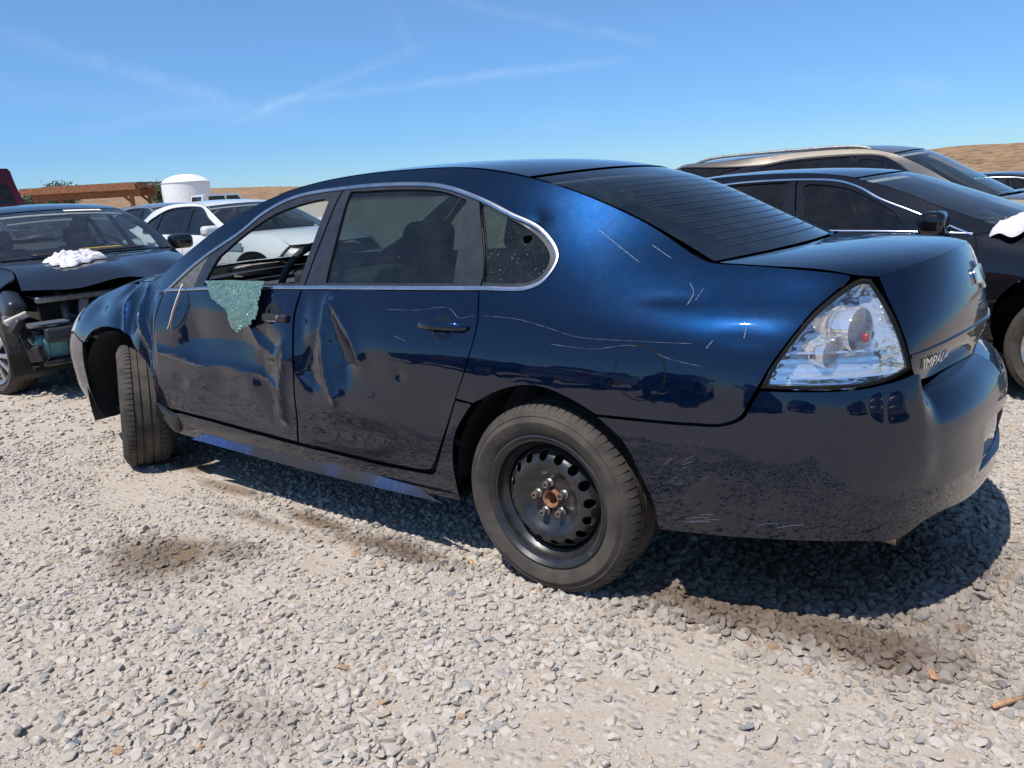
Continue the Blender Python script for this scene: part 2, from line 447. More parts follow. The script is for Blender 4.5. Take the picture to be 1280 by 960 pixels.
MT['grey_paint'] = car_paint('grey_paint', (.08, .083, .09), flake=.7, dust=.06, scr=False)
MT['red_paint'] = car_paint('red_paint', (.055, .005, .008), flake=.4, dust=.05, scr=False)
MT['rubber'] = plain('tyre_rubber', (.043, .036, .030), .85, var=.4, scale=11, bmp=.15)
MT['trim_black'] = plain('black_trim', (.018, .018, .019), .45, var=.25, scale=40)
MT['pillar'] = plain('pillar_satin', (.017, .020, .027), .36, var=.2, scale=25)
MT['seal'] = plain('black_seal', (.012, .012, .012), .6)
MT['void'] = plain('underbody_black', (.006, .006, .006), .9)
MT['liner'] = plain('liner_plastic', (.012, .012, .012), .75, bmp=.2)
MT['interior'] = plain('cabin_grey', (.055, .056, .058), .75, var=.2, bmp=.2)
MT['cabin_dark'] = plain('cabin_dark', (.018, .018, .02), .7, var=.2)
MT['fabric'] = plain('seat_cloth', (.035, .036, .04), .9, scale=120, bmp=.3)
MT['headliner'] = plain('headliner', (.30, .30, .29), .9)
MT['chrome'] = plain('chrome', (.78, .79, .8), .14, 1.0, var=.05, scale=8)
MT['bright_trim'] = plain('bright_trim', (.46, .48, .52), .28, 1.0, var=.1, scale=20)
MT['alloy'] = plain('alloy', (.48, .48, .49), .35, .9, var=.12)
MT['steel'] = plain('black_steel', (.022, .022, .024), .36, .25, var=.35, scale=18, bmp=.1, coat=.4)
MT['nut'] = plain('lug_steel', (.30, .27, .24), .42, .9, var=.3, scale=90)
MT['rust'] = plain('rust', (.24, .11, .055), .85, .1, var=.4, scale=60, bmp=.4)
MT['dull_metal'] = plain('dull_metal', (.22, .22, .22), .5, .8, var=.3)
MT['glass'] = glass_mat('window_glass', (.78, .86, .84), .05)
MT['tint'] = glass_mat('tinted_glass', (.09, .128, .128), .03, dirtcol=(.45, .5, .52))
MT['tint_dark'] = glass_mat('dark_tinted_glass', (.055, .07, .075), .03)
MT['backlite'] = glass_mat('rear_window_glass', (.10, .13, .135), .035, dirtcol=(.35, .4, .45))
MT['lens'] = glass_mat('lamp_lens', (.95, .96, .97), .02)
MT['white_plain'] = plain('white_lettering', (.75, .75, .73), .6)
MT['red_lens'] = plain('red_lens', (.34, .04, .035), .25, coat=.6)
MT['cloth'] = plain('white_cloth', (.60, .585, .62), .9, var=.06, bmp=.2)
MT['orange'] = plain('orange_plastic', (.75, .28, .05), .5)
MT['teal'] = plain('teal_plastic', (.10, .30, .32), .4)
MT['bone'] = plain('bone_plastic', (.50, .46, .38), .6)
MT['marker'] = plain('windshield_paint', (.68, .68, .66), .7, var=.25, scale=60)
MT['yellow'] = plain('yellow_card', (.75, .42, .04), .6)
MT['sticker'] = plain('grey_sticker', (.22, .27, .34), .5)
MT['wood'] = plain('cedar_wood', (.22, .085, .035), .7, var=.3, scale=6)
MT['shingle'] = plain('brown_shingle', (.13, .085, .07), .8, var=.3, scale=10)
MT['tank'] = plain('tank_white', (.72, .72, .71), .5, var=.05, scale=3)
MT['leaf'] = plain('leaf_green', (.055, .075, .025), .7, var=.4, scale=2)
MT['bark'] = plain('bark', (.10, .075, .05), .9)
# ------------------------------------------------------------------ car body machinery
ZK = [.13, .22, .33, .48, .62, .74, .84, .91, .97, 1.03, 1.10, 1.20, 1.30, 1.40, 1.47]
ST = [-3.6, -3.0, -2.3, -1.4, -.5, 0., .35, .7, 1.05, 1.4, 1.78]
OF = [
 [.16, .09, .03, .0, .0, .05, .14, .24, .32, .40, .5, .6, .7, .8, .9],
 [.13, .07, .03, .006, 0, .014, .06, .13, .22, .30, .40, .5, .6, .7, .8],
 [.11, .06, .028, .006, 0, .008, .026, .05, .08, .105, .135, .185, .24, .30, .36],
 [.10, .055, .026, .006, 0, .008, .022, .042, .066, .096, .128, .178, .23, .29, .35],
 [.10, .055, .026, .006, 0, .008, .022, .042, .066, .098, .132, .185, .24, .305, .37],
 [.10, .055, .026, .006, 0, .007, .020, .040, .067, .104, .150, .220, .29, .365, .43],
 [.10, .055, .026, .006, 0, .007, .020, .040, .073, .124, .192, .30, .40, .49, .57],
 [.12, .060, .026, .006, 0, .007, .022, .044, .082, .145, .22, .34, .46, .56, .66],
 [.13, .070, .030, .006, 0, .012, .034, .058, .088, .13, .19, .32, .44, .55, .65],
 [.14, .080, .034, .008, .010, .105, .088, .082, .096, .122, .175, .32, .44, .57, .67],
 [.14, .080, .034, .008, .010, .105, .088, .080, .092, .115, .165, .32, .44, .57, .67]]
PLAN = [(-3.86, .0), (-3.83, -.30), (-3.72, -.59), (-3.5, -.79), (-3.15, -.88), (-2.6, -.915), (-1.9, -.925), (-1.2, -.93), (-.5, -.925), (0., -.915),
        (.35, -.90), (.62, -.872), (.85, -.81), (1.03, -.695), (1.15, -.52), (1.222, -.28), (1.25, 0.)]
class Shape:
    def __init__(s, plan=PLAN, st=ST, of=OF, zk=ZK):
        plan = np.array(plan, float); h = np.r_[0, np.cumsum(np.hypot(*np.diff(plan, axis=0).T))]
        pp = cat(h, plan)(np.linspace(0, h[-1], 3001)); al = np.r_[0, np.cumsum(np.hypot(*np.diff(pp, axis=0).T))]
        al = al-al[np.argmin(abs(pp[:, 0]+1.2))]-1.2
        pm = pp[::-1][1:].copy(); pm[:, 1] *= -1; am = 2*al[-1]-al[::-1][1:]
        pf = pp[1:][::-1].copy(); pf[:, 1] *= -1; af = 2*al[0]-al[1:][::-1]
        s.al = np.r_[af, al, am]; s.px = np.r_[pf[:, 0], pp[:, 0], pm[:, 0]]; s.py = np.r_[pf[:, 1], pp[:, 1], pm[:, 1]]
        s.S0, s.S1 = al[0], al[-1]; s.st = st
        s.fz = cat(zk, np.array(of).T); s.wf = cat(st, np.eye(len(st)))
    def fold(s, q): q = np.where(q > s.S1, 2*s.S1-q, q); return np.where(q < s.S0, 2*s.S0-q, q)
    def off(s, q, z):
        q = np.clip(s.fold(q), s.st[0], s.st[-1]); return (s.fz(z)*s.wf(q)).sum(1)
    def plan(s, q):
        e = .012; x = np.interp(q, s.al, s.px); y = np.interp(q, s.al, s.py)
        tx = np.interp(q+e, s.al, s.px)-np.interp(q-e, s.al, s.px); ty = np.interp(q+e, s.al, s.py)-np.interp(q-e, s.al, s.py)
        l = np.hypot(tx, ty)+1e-9; return x, y, -ty/l, tx/l
    def at(s, q, z, o):
        x, y, nx, ny = s.plan(q); return np.stack([x+nx*o, y+ny*o, z+0*x], -1)
    def wall(s, q, z, extra=0.):
        q = np.asarray(q, float); z = np.asarray(z, float); return s.at(q, z, s.off(q, z)+extra)
SEDAN = Shape()
def sstep(x, a, b): t = np.clip((x-a)/(b-a), 0, 1); return t*t*(3-2*t)
# outlines in (distance along the body, height); a third element marks a corner
C_ = 1
DLO = [(-2.279, .985, C_), (-1.804, 1.010), (-1.218, 1.024), (-.294, 1.043), (-.085, 1.050), (-.030, 1.080), (-.005, 1.15), (-.094, 1.242), (-.25, 1.305), (-.4, 1.362),
       (-.586, 1.410), (-.767, 1.428), (-1.159, 1.430), (-1.449, 1.404), (-1.6, 1.346), (-1.727, 1.263), (-1.929, 1.165)]
GL_F = [(-1.915, 1.028, C_), (-1.262, 1.05, C_), (-1.222, 1.372, C_), (-1.26, 1.386, C_), (-1.38, 1.370), (-1.535, 1.33), (-1.691, 1.249), (-1.83, 1.154, C_)]
GL_R = [(-1.10, 1.052, C_), (-.418, 1.066, C_), (-.455, 1.352, C_), (-.59, 1.388), (-.77, 1.404), (-1.112, 1.410, C_)]
GL_Q = [(-.281, 1.07, C_), (-.095, 1.075), (-.052, 1.10), (-.04, 1.15), (-.115, 1.222), (-.385, 1.338, C_)]
SAIL = [(-2.20, 1.008, C_), (-2.0, 1.017, C_), (-1.90, 1.168, C_), (-1.945, 1.145, C_)]
DOOR_F = [(-2.335, .402, C_), (-1.286, .368, C_), (-1.247, .582), (-1.243, .773), (-1.248, .925), (-1.235, 1.022, C_), (-1.804, 1.008), (-2.279, .983, C_), (-2.295, .9), (-2.33, .62)]
DOOR_R = [(-1.276, .367, C_), (-.56, .362), (-.515, .372), (-.490, .40), (-.357, .663), (-.307, .777), (-.268, .931), (-.293, 1.041, C_), (-1.228, 1.022, C_), (-1.241, .925), (-1.236, .773), (-1.24, .582)]
DITCH = [(-2.42, 1.03), (-2.1, 1.175), (-1.85, 1.30), (-1.6, 1.40), (-1.4, 1.448), (-1.15, 1.474), (-.8, 1.480), (-.5, 1.468), (-.207, 1.418), (-.01, 1.36), (.246, 1.254), (.530, 1.127)]
LIDE = [(.541, 1.126), (.75, 1.114), (.989, 1.095), (1.033, 1.088), (1.148, 1.079)]
SEAMQ = [(.217, .674, C_), (.523, .679), (.62, .686), (.673, .713), (.698, .761), (.717, .792, C_)]
ARCH_R = [(-.30, .632), (-.268, .655), (-.16, .714), (-.058, .742), (.031, .741), (.127, .713), (.217, .674)]
SIDE = [(-.354, .668, C_), (-.272, .660, C_), (-.16, .716), (-.058, .744), (.031, .743), (.127, .715), (.217, .676, C_), (.523, .681), (.62, .688), (.671, .715), (.696, .762), (.714, .797, C_),
        (.76, .878), (.851, .984), (.938, 1.040), (1.02, 1.076, C_), (1.025, 1.087, C_), (.989, 1.093), (.75, 1.112), (.541, 1.124, C_), (.487, 1.135), (.246, 1.252), (-.01, 1.358), (-.207, 1.416),
        (-.5, 1.466), (-.8, 1.478), (-1.15, 1.472), (-1.4, 1.446), (-1.6, 1.398), (-1.85, 1.298), (-2.1, 1.173), (-2.42, 1.028, C_), (-2.36, 1.0, C_), (-2.283, .987, C_)] + \
       [tuple(p[:2]) for p in DLO[:4:-1]][:-1] + [(-.030, 1.080), (-.085, 1.050), (-.292, 1.043, C_), (-.266, .931), (-.305, .777)]
SIDE[-3] = (-.291, 1.043, C_)
FENDER = [(-2.43, .36, C_), (-2.345, .36, C_), (-2.338, .55), (-2.302, .9), (-2.287, .985, C_), (-2.363, 1.0, C_), (-2.425, 1.028, C_), (-2.95, .985), (-3.2, .925), (-3.40, .85, C_), (-3.29, .72, C_), (-3.17, .69, C_),
          (-3.12, .68, C_), (-3.0, .752), (-2.807, .787), (-2.60, .755), (-2.45, .64), (-2.40, .50)]
ROCKER = [(-2.43, .352, C_), (-2.20, .385, C_), (-1.28, .352), (-.56, .347), (-.50, .356), (-.478, .392), (-.355, .662, C_), (-.280, .655, C_), (-.365, .542), (-.392, .449), (-.398, .257, C_), (-1.152, .255), (-2.22, .255, C_), (-2.40, .268, C_)]
LAMP_R = [(.724, .797, C_), (.764, .876), (.855, .982), (.942, 1.036), (1.03, 1.070), (1.069, 1.077), (1.105, 1.074, C_), (1.134, 1.0), (1.176, .828, C_), (1.095, .811), (.989, .800)]
LAMP_F = [(-3.31, .725, C_), (-3.405, .845, C_), (-3.6, .82), (-3.83, .775, C_), (-3.80, .70, C_), (-3.55, .70)]
def side_fn(shape, right, dent=None, ffd=None, extra=0.):
    def f(s, z):
        s = np.asarray(s, float); z = np.asarray(z, float)
        e = extra+(dent(s, z) if dent is not None and not right else 0.)
        X = shape.wall(2*shape.S1-s if right else s, z, e)
        return ffd(X) if ffd else X
    return f
def bumper_fn(shape, ffd=None):
    zk = [.13, .33, .50, .60, .66, .70, .735, .77, .82]
    oz = cat(zk, np.array([[.14, .13], [.036, .33], [.006, .50], [.006, .60], [.010, .66], [.030, .703], [.062, .740], [.108, .762], [.17, .772]]))
    def f(s, z):
        s = np.asarray(s, float); z = np.asarray(z, float); w = sstep(shape.fold(s), 1.185, 1.27)
        a = oz(z); o = np.where(z > .60, shape.off(np.minimum(shape.fold(s), 1.05), z), shape.off(s, z))
        o2 = np.where(z > .48, o*(1-w)+a[:, 0]*w, o); z2 = np.where(z > .48, z*(1-w)+a[:, 1]*w, z)
        X = shape.at(s, z2, o2)
        return ffd(X) if ffd else X
    return f
def mirror(poly, S1):    # the same outline on the right side
    return [(2*S1-p[0],)+tuple(p[1:]) for p in poly][::-1]
def loft_rows(shape, edge, center, n, m, ffd=None, power=2.1, rise=0.):
    """surface between the left edge curve, its mirror image and a centre curve; returns (n, m, 3)"""
    E = np.array([shape.wall(np.array([a]), np.array([b]))[0] for a, b in edge]); Cc = np.array([(x, 0, z) for x, z in center])
    t = np.r_[0, np.cumsum(np.linalg.norm(np.diff(E, axis=0), axis=1))]; t /= t[-1]
    fe, fc = cat(t, E), cat(t, Cc)
    def f(u, v):
        e, c = fe(u), fc(u); k = np.abs(v)[..., None]**power
        P = c+(e-c)*k; P[..., 1] = np.abs(e[..., 1])*v
        return ffd(P) if ffd else P
    f.t = t
    return f
# ---- wheels (axis along local y, outer face towards -y), built round the origin
def tyre_mb(R=.338, r=.222, w=.225, n=112, grooves=True):
    h = w/2; pr = [(r-.004, -h+.03), (r+.006, -h+.012), (r+.016, -h+.004), (r+.020, -h+.008), (r+.034, -h-.004), (r+.066, -h-.011), (R-.042, -h-.006), (R-.034, -h-.0005), (R-.030, -h-.002), (R-.016, -h+.008), (R-.008, -h+.018), (R-.003, -h+.032)]
    tr = []
    if grooves:
        ys = [-.062, -.022, .022, .062]
        for y in ys:
            tr += [(R-abs(y-.006)**2*.25, y-.006), (R-.0075, y-.0045), (R-.0075, y+.0045), (R-abs(y+.006)**2*.25, y+.006)]
    else: tr = [(R, -.03), (R, .03)]
    pr = pr+tr+[(a, -b) for a, b in pr[::-1]]
    return MB().lathe_y(pr, n), pr
def tread_blocks(mb, R, h, n=74):
    # shoulder blocks: raised ribs that run over the tyre shoulder
    for k in range(n):
        t = 2*math.pi*k/n; dt = 2*math.pi/n*.40
        for sg in (-1, 1):
            V = []
            for a in (t-dt, t+dt):
                for (r_, y) in ((R-.022, h-.004), (R-.0095, h-.0155), (R-.0005, h-.034), (R+.0022, h-.050), (R-.004, h-.050)):
                    V.append((r_*math.cos(a), sg*y, r_*math.sin(a)))
                    if False: pass
            F = []
            for j in range(4): q = (j, j+1, 5+j+1, 5+j); F.append(q if sg < 0 else q[::-1])
            F += [(0, 4, 3, 2, 1), (5, 6, 7, 8, 9)]
            # lift the block a little off the carcass
            V = np.array(V); V[:, [0, 2]] *= 1.006
            mb.add(V, F)
    return mb
def disc_panel(rout, holes, depth, res, mat, name, parent, flange=.004):
    ring_ = [(rout*math.cos(a), rout*math.sin(a)) for a in np.linspace(0, 2*math.pi, 97)[:-1]]
    hs = [[(cx+hr*math.cos(a), cz+hr*math.sin(a)) for a in np.linspace(0, 2*math.pi, n+1)[:-1]] for cx, cz, hr, n in holes]
    def surf(x, z): return np.stack([x, depth(np.hypot(x, z)), z], -1)
    return panel_mb(ring_, surf, res=res, flange=flange, holes=hs, gap=0, raw=True).build(name, mat, parent)
def steel_wheel(parent):
    t, pr = tyre_mb(); tread_blocks(t, .338, .1125).build('tyre', MT['rubber'], parent, auto=32)
    rim = MB().lathe_y([(.222, -.100), (.234, -.112), (.238, -.1105), (.236, -.105), (.226, -.099), (.214, -.094), (.210, -.080), (.205, -.070), (.190, -.055), (.187, .0), (.19, .08), (.222, .10)], 96)
    rm = rim.build('rim', MT['steel'], parent, auto=40)
    dk = cat([0, .03, .06, .085, .105, .125, .145, .160, .176, .190], np.array([-.056, -.056, -.059, -.064, -.076, -.090, -.090, -.082, -.062, -.035]))
    holes = [(.160*math.cos(a), .160*math.sin(a), .0172, 18) for a in np.linspace(0, 2*math.pi, 17)[:-1]+.1]+[(0, 0, .032, 26)]
    disc_panel(.189, holes, lambda r: dk(r), .010, MT['steel'], 'rim_disc', parent)
    hub = MB().lathe_y([(.0, -.030), (.018, -.032), (.022, -.060), (.026, -.072), (.031, -.074), (.033, -.064), (.034, -.050)], 28)
    hub.build('hub_cap', MT['rust'], parent, auto=40)
    MB().lathe_y([(.0, .03), (.18, .03), (.19, .0)], 40).build('brake_drum', MT['void'], parent)
    for k in range(5):
        a = 2*math.pi*k/5+.45; cx, cz = .0572*math.cos(a), .0572*math.sin(a)
        nut = MB().lathe_y([(.0165, -.056), (.0165, -.066), (.0122, -.070), (.0122, -.090), (.0105, -.094), (.007, -.094), (.006, -.084), (.0, -.084)], 12, (cx, 0, cz))
        nut.build('lug_nut', MT['nut'], parent, auto=30)
def alloy_wheel(parent, spokes=10, R=.33, r=.225, n=64, split=True):
    t, _ = tyre_mb(R, r, .215, n); t.build('tyre', MT['rubber'], parent, auto=32)
    MB().lathe_y([(r, -.098), (r+.012, -.108), (r+.014, -.105), (r, -.096), (r-.012, -.088), (r-.02, -.05), (r-.03, .0), (r-.02, .09)], n).build('rim', MT['alloy'], parent, auto=40)
    MB().lathe_y([(.0, .0), (r-.03, .0)], 32).build('brake_disc', MT['void'], parent)
    mb = MB()
    for k in range(spokes):
        a = 2*math.pi*k/spokes; ca, sa = math.cos(a), math.sin(a); P = []
        for rr, wd, y in ((.035, .020, -.100), (.09, .016, -.098), (.15, .017, -.094), (r-.012, .024, -.088)):
            row = []
            for dx, dy in ((-1, .02), (-1, .004), (-.55, 0), (.55, 0), (1, .004), (1, .02)):
                tx = dx*wd; row.append((rr*ca-tx*sa, y+dy, rr*sa+tx*ca))
            P.append(row)
        mb.grid(np.array(P), flip=True)
    mb.build('spokes', MT['alloy'], parent, auto=40)
    MB().lathe_y([(.0, -.104), (.030, -.104), (.042, -.098), (.05, -.08)], 24).build('hub_cap', MT['alloy'], parent, auto=40)
def place_wheel(root, maker, x, y, z, rot=0., right=False, tilt=0., proto=None):
    e = bpy.data.objects.new('wheel', None); e.empty_display_size = .1; link(e, root)
    e.location = (x, y, z); e.rotation_euler = (tilt, 0, rot+(math.pi if right else 0))
    if proto is not None:
        for ch in proto.children:
            c = ch.copy(); COL.objects.link(c); c.parent = e
    else: maker(e)
    return e
def seat(root, x, y, z=.34, head=True, w=.50):
    s = MB(); R = Matrix.Rotation(.0, 4, 'Y')
    rbox(s, (x, y, z+.10), (.52, w, .17), .07); s.build('seat_cushion', MT['fabric'], root)
    b = MB(); rbox(b, (x+.34, y, z+.45), (.15, w, .62), .07, rot=Matrix.Rotation(.38, 4, 'Y')); b.build('seat_back', MT['fabric'], root)
    if head:
        h = MB(); rbox(h, (x+.50, y, z+.83), (.12, .27, .20), .055, rot=Matrix.Rotation(.25, 4, 'Y'))
        for d in (-.06, .06): h.tube([(x+.45, y+d, z+.66), (x+.49, y+d, z+.78)], .007, 6)
        h.build('headrest', MT['fabric'], root)
def build_car(root, paint, shape=SEDAN, ffd=None, dent=None, res=.05, main=False, glass='tint', front=True, chrome=True, wheel=alloy_wheel,
              steer=0., hood=True, detail=True, mirrors=True, front_bumper=True, trimmat='bright_trim', handles=True, lamp='clear', side_dents=True, interior=True, lamp_skip=()):
    PIL = MT['pillar'] if main else MT['gloss_black']; P = MT[paint]; S1 = shape.S1; fine = res*.62 if main else res
    for right in (False, True):
        sf = side_fn(shape, right, dent, ffd); nod = side_fn(shape, right, None, ffd)
        mi = lambda poly: poly
        rs = .045 if (main and right) else res
        def pan(name, poly, mat, par, push=0., flange=.018, holes=(), r=None, gap=.002, lab=None, fn=None):
            # right-hand side: outline is mirrored so that winding stays outward
            f = fn or sf
            if right:
                g = lambda s, z: f(-s, z)
                poly = [(-p[0],)+tuple(p[1:]) for p in poly]; holes = [[(-p[0],)+tuple(p[1:]) for p in h] for h in holes]
            else: g = f
            return panel(name, poly, g, mat, par, label=lab, res=r or rs, flange=flange, holes=holes, push=push, gap=gap)
        def rng_(name, poly, w, mat, par, push=.004):
            f = nod
            if right:
                g = lambda s, z: f(-s, z); poly = [(-p[0],)+tuple(p[1:]) for p in poly]
            else: g = f
            return ring(name, poly, w, g, mat, par, push=push)
        q = pan('quarter_panel', SIDE, P, root, r=rs)
        rk = pan('rocker_panel', ROCKER, P, root, r=rs)
        if front: pan('fender', FENDER, P, root, r=rs if not main else (rs if right else .016))
        d1 = pan('front_door', DOOR_F, P, root, r=rs if (not main or right) else .014)
        d2 = pan('rear_door', DOOR_R, P, root, r=rs if (not main or right) else .014)
        # window frames in satin black behind the glass line
        FRW = [(-2.25, .99, C_), (-1.804, 1.014), (-1.230, 1.028, C_), (-1.165, 1.425, C_), (-1.449, 1.399), (-1.596, 1.342), (-1.72, 1.262), (-1.92, 1.163)]
        RRW = [(-1.222, 1.028, C_), (-.296, 1.047, C_), (-.292, 1.10), (-.398, 1.357, C_), (-.586, 1.405), (-.767, 1.423), (-1.157, 1.425, C_)]
        QRW = [(-.290, 1.047, C_), (-.09, 1.055), (-.036, 1.083), (-.012, 1.15), (-.098, 1.238), (-.25, 1.30), (-.392, 1.357, C_), (-.286, 1.10)]
        pan('window_frame', FRW, PIL, d1, push=-.003, holes=[GL_F]+([SAIL] if main else []), r=.03, gap=.001)
        pan('window_frame', RRW, PIL, d2, push=-.003, holes=[GL_R], r=.03, gap=.001)
        pan('window_frame', QRW, PIL, q, push=-.003, holes=[GL_Q], r=.03, gap=.001)
        if main: pan('mirror_mount', SAIL, MT['scratched'] if not right else MT['trim_black'], d1, push=-.004, r=.02, gap=-.001)
        grow = lambda g: [tuple(a)+((C_,) if False else ()) for a in inset(ccw(smooth_poly(g)), -.006)]
        def win(name, poly, par, gl, push=-.012, holes=()):
            f = nod
            Q = inset(ccw(smooth_poly(poly)), -.005)
            if right: Q = Q*[-1, 1]
            g = (lambda s, z: f(-s, z)) if right else f
            hh = [np.array(h)*([-1, 1] if right else [1, 1]) for h in holes]
            return panel_mb(Q, g, res=.05, flange=0, gap=0, push=push, raw=True, holes=hh).build(name, MT[gl], par)
        if not (main and not right):
            win('door_window', GL_F, d1, 'glass' if main else glass)
        win('door_window', GL_R, d2, 'tint' if main else glass)
        if main and not right:
            hole = [(-.150+.018*math.cos(a)*(1+.35*math.sin(3*a)), 1.213+.020*math.sin(a)*(1+.3*math.cos(2*a))) for a in np.linspace(0, 2*math.pi, 15)[:-1]]
            win('quarter_window', GL_Q, q, 'tint_speck', holes=[hole])
        else: win('quarter_window', GL_Q, q, 'tint' if main else glass)
        rng_('window_trim', DLO, .0135, MT[trimmat], q)
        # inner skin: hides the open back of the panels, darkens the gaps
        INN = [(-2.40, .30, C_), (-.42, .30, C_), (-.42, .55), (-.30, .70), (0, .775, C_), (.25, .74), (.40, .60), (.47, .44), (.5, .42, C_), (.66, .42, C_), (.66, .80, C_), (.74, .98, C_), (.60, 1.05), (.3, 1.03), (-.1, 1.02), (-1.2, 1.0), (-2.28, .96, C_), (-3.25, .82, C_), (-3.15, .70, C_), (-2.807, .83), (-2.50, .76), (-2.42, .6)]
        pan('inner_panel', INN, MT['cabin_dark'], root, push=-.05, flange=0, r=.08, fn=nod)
        if main and not right: pass
        # lamps
        if main and not right: tail_lamp_main(root, pan, rng_, sf)
        else:
            tl = pan('tail_lamp', LAMP_R, MT['red_lens'] if lamp == 'red' or main else MT['red_lens'], root, r=rs)
        if front:
            hl = pan('headlamp', LAMP_F, MT['lens'] if not main else MT['hazed'], root, r=.04)
            pan('headlamp_housing', LAMP_F, MT['dull_metal'], hl, r=.05, push=-.035, flange=0)
        if handles:
            for (hx, hz, dd) in ((-1.36, .905, d1), (-.42, .917, d2)):
                if main and not right and dd is d1: continue
                door_handle(dd, (lambda s, z, f=sf: f(s, z)), hx, hz, P, right, main and not right)
        if mirrors and not (main and not right):
            X = nod(np.array([-2.10]), np.array([1.01]))[0]; sg = 1 if right else -1
            mm = MB(); rbox(mm, (X[0]+.02, X[1]+sg*.14, X[2]+.06), (.15, .23, .14), .05); rbox(mm, (X[0]+.01, X[1]+sg*.02, X[2]+.01), (.09, .12, .05), .02)
            mr = mm.build('mirror', P if not main else MT['trim_black'], d1)
            MB().box(X[0]+.086, X[0]+.0875, X[1]+sg*.13-.085, X[1]+sg*.13+.085, X[2]+.01, X[2]+.115).build('mirror_glass', MT['chrome'], mr, smooth=False) if detail else None
    # ---- top surfaces
    edge = DITCH
    cen = [(-2.66, 1.035), (-2.33, 1.185), (-2.04, 1.315), (-1.76, 1.428), (-1.5, 1.478), (-1.18, 1.503), (-.8, 1.508), (-.42, 1.492), (-.085, 1.442), (.13, 1.376), (.37, 1.266), (.614, 1.140)]
    roof = loft_rows(shape, edge, cen, 0, 0, ffd)
    t = roof.t; tw, tb = (t[3]+t[4])*.5*.45+t[3]*.55, t[8]
    def patch(name, fn, t0, t1, mat, par, n=26, m=34, push=0., gap=.004, vmax=1.):
        u = np.linspace(t0+gap, t1-gap, n); v = np.linspace(-vmax, vmax, m)
        U, V = np.meshgrid(u, v, indexing='ij'); e = 1e-3
        Pm = fn(U, V); N = np.cross(fn(U+e, V)-fn(U-e, V), fn(U, V+e)-fn(U, V-e)); N /= np.linalg.norm(N, axis=-1)[..., None]
        sg = 1 if N[n//2, m//2, 2] > 0 else -1; N *= sg
        mb = MB(); F = []
        for i in range(n-1):
            for j in range(m-1):
                a, b, c, d = i*m+j, (i+1)*m+j, (i+1)*m+j+1, i*m+j+1; F.append((a, b, c, d) if sg > 0 else (a, d, c, b))
        mb.add((Pm+N*push).reshape(-1, 3), F, N.reshape(-1, 3))
        # folded edge
        idx = [(0, j) for j in range(m)]+[(i, m-1) for i in range(1, n)]+[(n-1, j) for j in range(m-2, -1, -1)]+[(i, 0) for i in range(n-2, 0, -1)]
        L = np.array([Pm[a]+N[a]*push for a in idx]); NL = np.array([N[a] for a in idx]); k = len(idx)
        e_ = np.roll(L, -1, 0)-np.roll(L, 1, 0); o = np.cross(e_, NL); o /= np.linalg.norm(o, axis=1)[:, None]+1e-9
        cc = L.mean(0); o *= np.sign(((L-cc)*o).sum(1))[:, None]
        FV = np.vstack([L, L-NL*.014-o*.002]); FF = [(i, (i+1) % k, k+(i+1) % k, k+i) for i in range(k)]
        if ((L[1]-L[0])@np.cross(NL[0], o[0])) < 0: FF = [f[::-1] for f in FF]
        mb.add(FV, FF, np.vstack([(o+NL)/1.414, o]))
        return mb.build(name, mat, par)
    k = 1 if res < .04 else .6
    patch('roof', roof, tw, tb, P, root, int(40*k), int(44*k), gap=.003, vmax=.998)
    ws = patch('windshield', roof, 0.01, tw, MT['glass'], root, int(26*k), int(30*k), push=-.004, vmax=.985)
    bl = patch('rear_window', roof, tb, 1.0, MT['backlite'] if main else MT[glass], root, int(30*k), int(36*k), push=-.003, vmax=.985)
    if main:     # heating lines printed on the rear glass
        hm = MB()
        for i in range(13):
            u = tb+(1-tb)*(.20+.058*i); v = np.linspace(-.80, .80, 40); p0 = roof(np.full(40, u-.0005), v); p1 = roof(np.full(40, u+.0005), v)
            hm.grid(np.stack([p0, p1])-np.array([0, 0, .0012]))
        hm.build('heating_lines', MT['heat'], bl)
    # roof lining and pillars inside
    if interior:
        patch('headliner', roof, tw-.02, tb+.02, MT['headliner'], root, 16, 20, push=-.035, vmax=.97)
    # hood
    hed = [(-2.43, 1.026), (-2.7, 1.01), (-2.95, .983), (-3.2, .923), (-3.405, .848)]
    hce = [(-2.70, 1.045), (-2.98, 1.03), (-3.22, 1.0), (-3.45, .945), (-3.72, .86)]
    hd = loft_rows(shape, hed, hce, 0, 0, ffd, power=2.6)
    if hood: patch('hood', hd, 0, 1, P, root, int(22*k), int(30*k), gap=.004, vmax=.996)
    cowl = MB(); cwl = loft_rows(shape, [(-2.30, .98), (-2.34, .985), (-2.43, 1.0)], [(-2.45, 1.01), (-2.6, 1.0), (-2.74, .99)], 0, 0, ffd)
    u, v = np.meshgrid(np.linspace(0, 1, 6), np.linspace(-1, 1, 14), indexing='ij'); cowl.grid(cwl(u, v)); cowl.build('cowl', MT['trim_black'], root)
    # trunk lid: deck and rear face in one skin
    lc = [(.62, 1.137), (.80, 1.143), (.97, 1.138), (1.01, 1.135), (1.083, 1.120)]
    lid = loft_rows(shape, LIDE, lc, 0, 0, ffd, power=2.4)
    dk = patch('trunk_lid', lid, 0, 1, P, root, int(26*k), int(40*k), gap=.0015, vmax=.996)
    wf = side_fn(shape, False, None, ffd)
    wq = side_fn(shape, False, None, None); lid0 = loft_rows(shape, LIDE, lc, 0, 0, None, power=2.4)
    def face(s, z):     # the top edge of the rear face runs exactly along the rear edge of the deck
        s = np.asarray(s, float); z = np.asarray(z, float); T = wq(s, np.full_like(s, 1.079)); v = np.clip(T[..., 1]/.5457, -.996, .996)
        D = lid0(np.full_like(v, .9985), v)-T; X = wq(s, z)+D*(sstep(z, .86, 1.079)**1.3)[..., None]
        return ffd(X) if ffd else X
